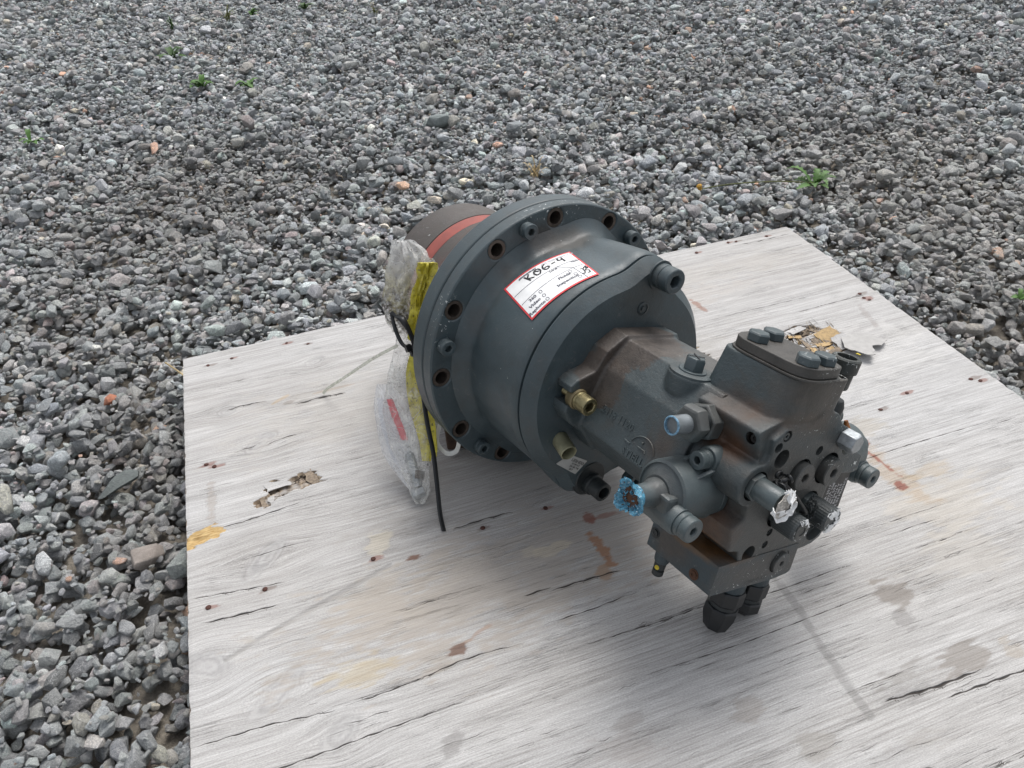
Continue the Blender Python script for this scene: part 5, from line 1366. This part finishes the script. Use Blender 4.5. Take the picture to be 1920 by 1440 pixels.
t3 = wobj('cable_tie', tube(smooth_path([Z(p) for p in [(.190, 1.035, .115), (.176, 1.022, .095), (.1676, 1.0113, .072), (.1775, .9902, .060), (.1945, .9815, .068), (.2029, .9842, .095), (.205, 1.005, .10)]], 8), .0042, 8, flat=.0013), M_wt, 60)
tag(t3, 'white nylon cable tie looped through a lower left bolt hole of the flange', 'cable tie')
t4 = wobj('cable_tie', tube(smooth_path([Z(p) for p in [(.175, 1.04, .105), (.168, 1.025, .090), (.163, 1.016, .070), (.165, 1.010, .050)]], 6), .0042, 8, flat=.0013), M_nyl, 60)
tag(t4, 'short cream end of a cable tie behind the black tail, left of the flange', 'cable tie')
# ================================================================== PLANTS
def leafm(name, base_c, tip_c):
    t = NT(name); tc = t.n('ShaderNodeTexCoord').outputs['Object']
    a = t.noise(tc, 60, 4, .6)
    t.set(t.b.inputs['Specular IOR Level'], .3)
    return t.out(t.mix(t.map(a, .35, .65), base_c, tip_c), .6, t.bump(a, .3, .002))
G1 = leafm('leaf_green', (.050, .115, .022), (.085, .17, .04)); G2 = leafm('leaf_olive', (.075, .085, .022), (.12, .125, .035)); G3 = leafm('straw', (.34, .25, .12), (.48, .38, .22)); G4 = leafm('leaf_dark', (.035, .075, .02), (.06, .11, .03))
def leaf(L, wd, lobes, r_, lift):
    n = 14; V, Fc = [], []
    for i in range(n + 1):
        t_ = i / n
        w_ = wd * math.sin(PI * min(1, t_ * .95 + .05)) ** .7 * (1 + (lobes * (1 if i % 2 else -1)))
        z_ = lift * math.sin(t_ * PI * .75) * L; x_ = t_ * L
        V += [(x_ - (lobes * .02 if i % 2 else 0) * 0, -w_, z_ + w_ * .35), (x_, 0, z_), (x_, w_, z_ + w_ * .35)]
    for i in range(n):
        for k in range(2): Fc.append((i * 3 + k, i * 3 + k + 1, i * 3 + k + 4, i * 3 + k + 3))
    return V, Fc
dn = empty('dandelion', (1.6285, 1.8819, top_at(1.6285, 1.8819) + .008), 'green dandelion rosette with jagged leaves in the gravel behind the board corner', 'weed')
r3 = random.Random(9)
for k in range(11):
    L = r3.uniform(.06, .105)
    me = mesh('leaf', *leaf(L, .011, .38, r3, r3.uniform(.15, .5))); me.shade_smooth()
    o = link('leaf', me, r3.choice((G1, G1, G4)), dn); o.rotation_euler = (r3.uniform(-.2, .2), r3.uniform(-.15, .05), 2 * PI * k / 11 + r3.uniform(-.3, .3))
o = link('flower_stalk', mesh('flower_stalk', *tube(smooth_path([(0, 0, .01), (-.12, .02, .03), (-.27, .055, .035), (-.37, .07, .03)], 6), .0018, 6)), G2, dn)
o = link('withered_flower', mesh('withered_flower', *lathe([(.002, 0), (.007, .006), (.009, .018), (.004, .022)], 10)), plain('flower_orange', (.40, .22, .03), .8, 0, .3, 100), dn, frame((-.37, .07, .026), (-.4, .1, 1)))
def small_weed(x, y, size, n, mat, label, spiky=False, seed=0):
    r_ = random.Random(seed); P = []
    for k in range(n):
        a_ = r_.uniform(0, 2 * PI); L = size * r_.uniform(.5, 1)
        lift = r_.uniform(.5, 1.4) if spiky else r_.uniform(.1, .6)
        M_ = Matrix.Translation((r_.uniform(-.2, .2) * size, r_.uniform(-.2, .2) * size, 0)) @ Matrix.Rotation(a_, 4, 'Z')
        P.append(xf(M_, leaf(L, size * (.05 if spiky else .16), .1, r_, lift)))
    me = mesh('weed', *merge(*P)); me.shade_smooth()
    o = link('weed', me, mat); o.location = (x, y, top_at(x, y) + .004)
    return tag(o, label, 'weed')
small_weed(1.6505, 1.1068, .035, 9, G1, 'tiny bright green seedling right of the board', False, 1)
small_weed(-.03, 4.98, 0.065, 16, G2, 'spiky olive-green weed at the top left, with upright brown stalks', True, 2)
small_weed(.111, 5.13, 0.050, 14, G1, 'small green weed just behind the spiky olive one', False, 3)
small_weed(.42, 5.09, 0.058, 18, G4, 'low dark green weed patch near the top edge, right of the spiky weed', False, 4)
small_weed(.77, 4.73, 0.050, 14, G2, 'olive weed tuft near the top centre of the photo', True, 5)
small_weed(-.328, 5.01, 0.058, 14, G4, 'low dark weed tuft left of the spiky olive weed', True, 6)
small_weed(-.20, 3.80, .08, 12, G1, 'bright green seedling cluster in the middle of the left gravel, leftmost of two', False, 7)
small_weed(.0, 3.66, .07, 9, G1, 'bright green seedling in the left gravel, right of the seedling cluster', False, 8)
small_weed(-.33, 4.45, .10, 9, G4, 'faint green weed below the low dark tuft at the top left', False, 9)
small_weed(-.85, 3.4, .06, 8, G1, 'tiny green weed at the far left edge of the gravel', False, 10)
small_weed(.835, 2.30, .045, 22, G3, 'dry straw-coloured grass tuft just behind the top of the flange', True, 11)
st_ = wobj('dry_stalk', tube(smooth_path([(-.345, 1.66, top_at(-.345, 1.66) + .02), (-.32, 1.63, .05), (-.30, 1.60, .045), (-.285, 1.585, .05)], 5), .0022, 6), G3, 60)
tag(st_, 'dry straw stalk on the stones at the far left corner of the board', 'straw')
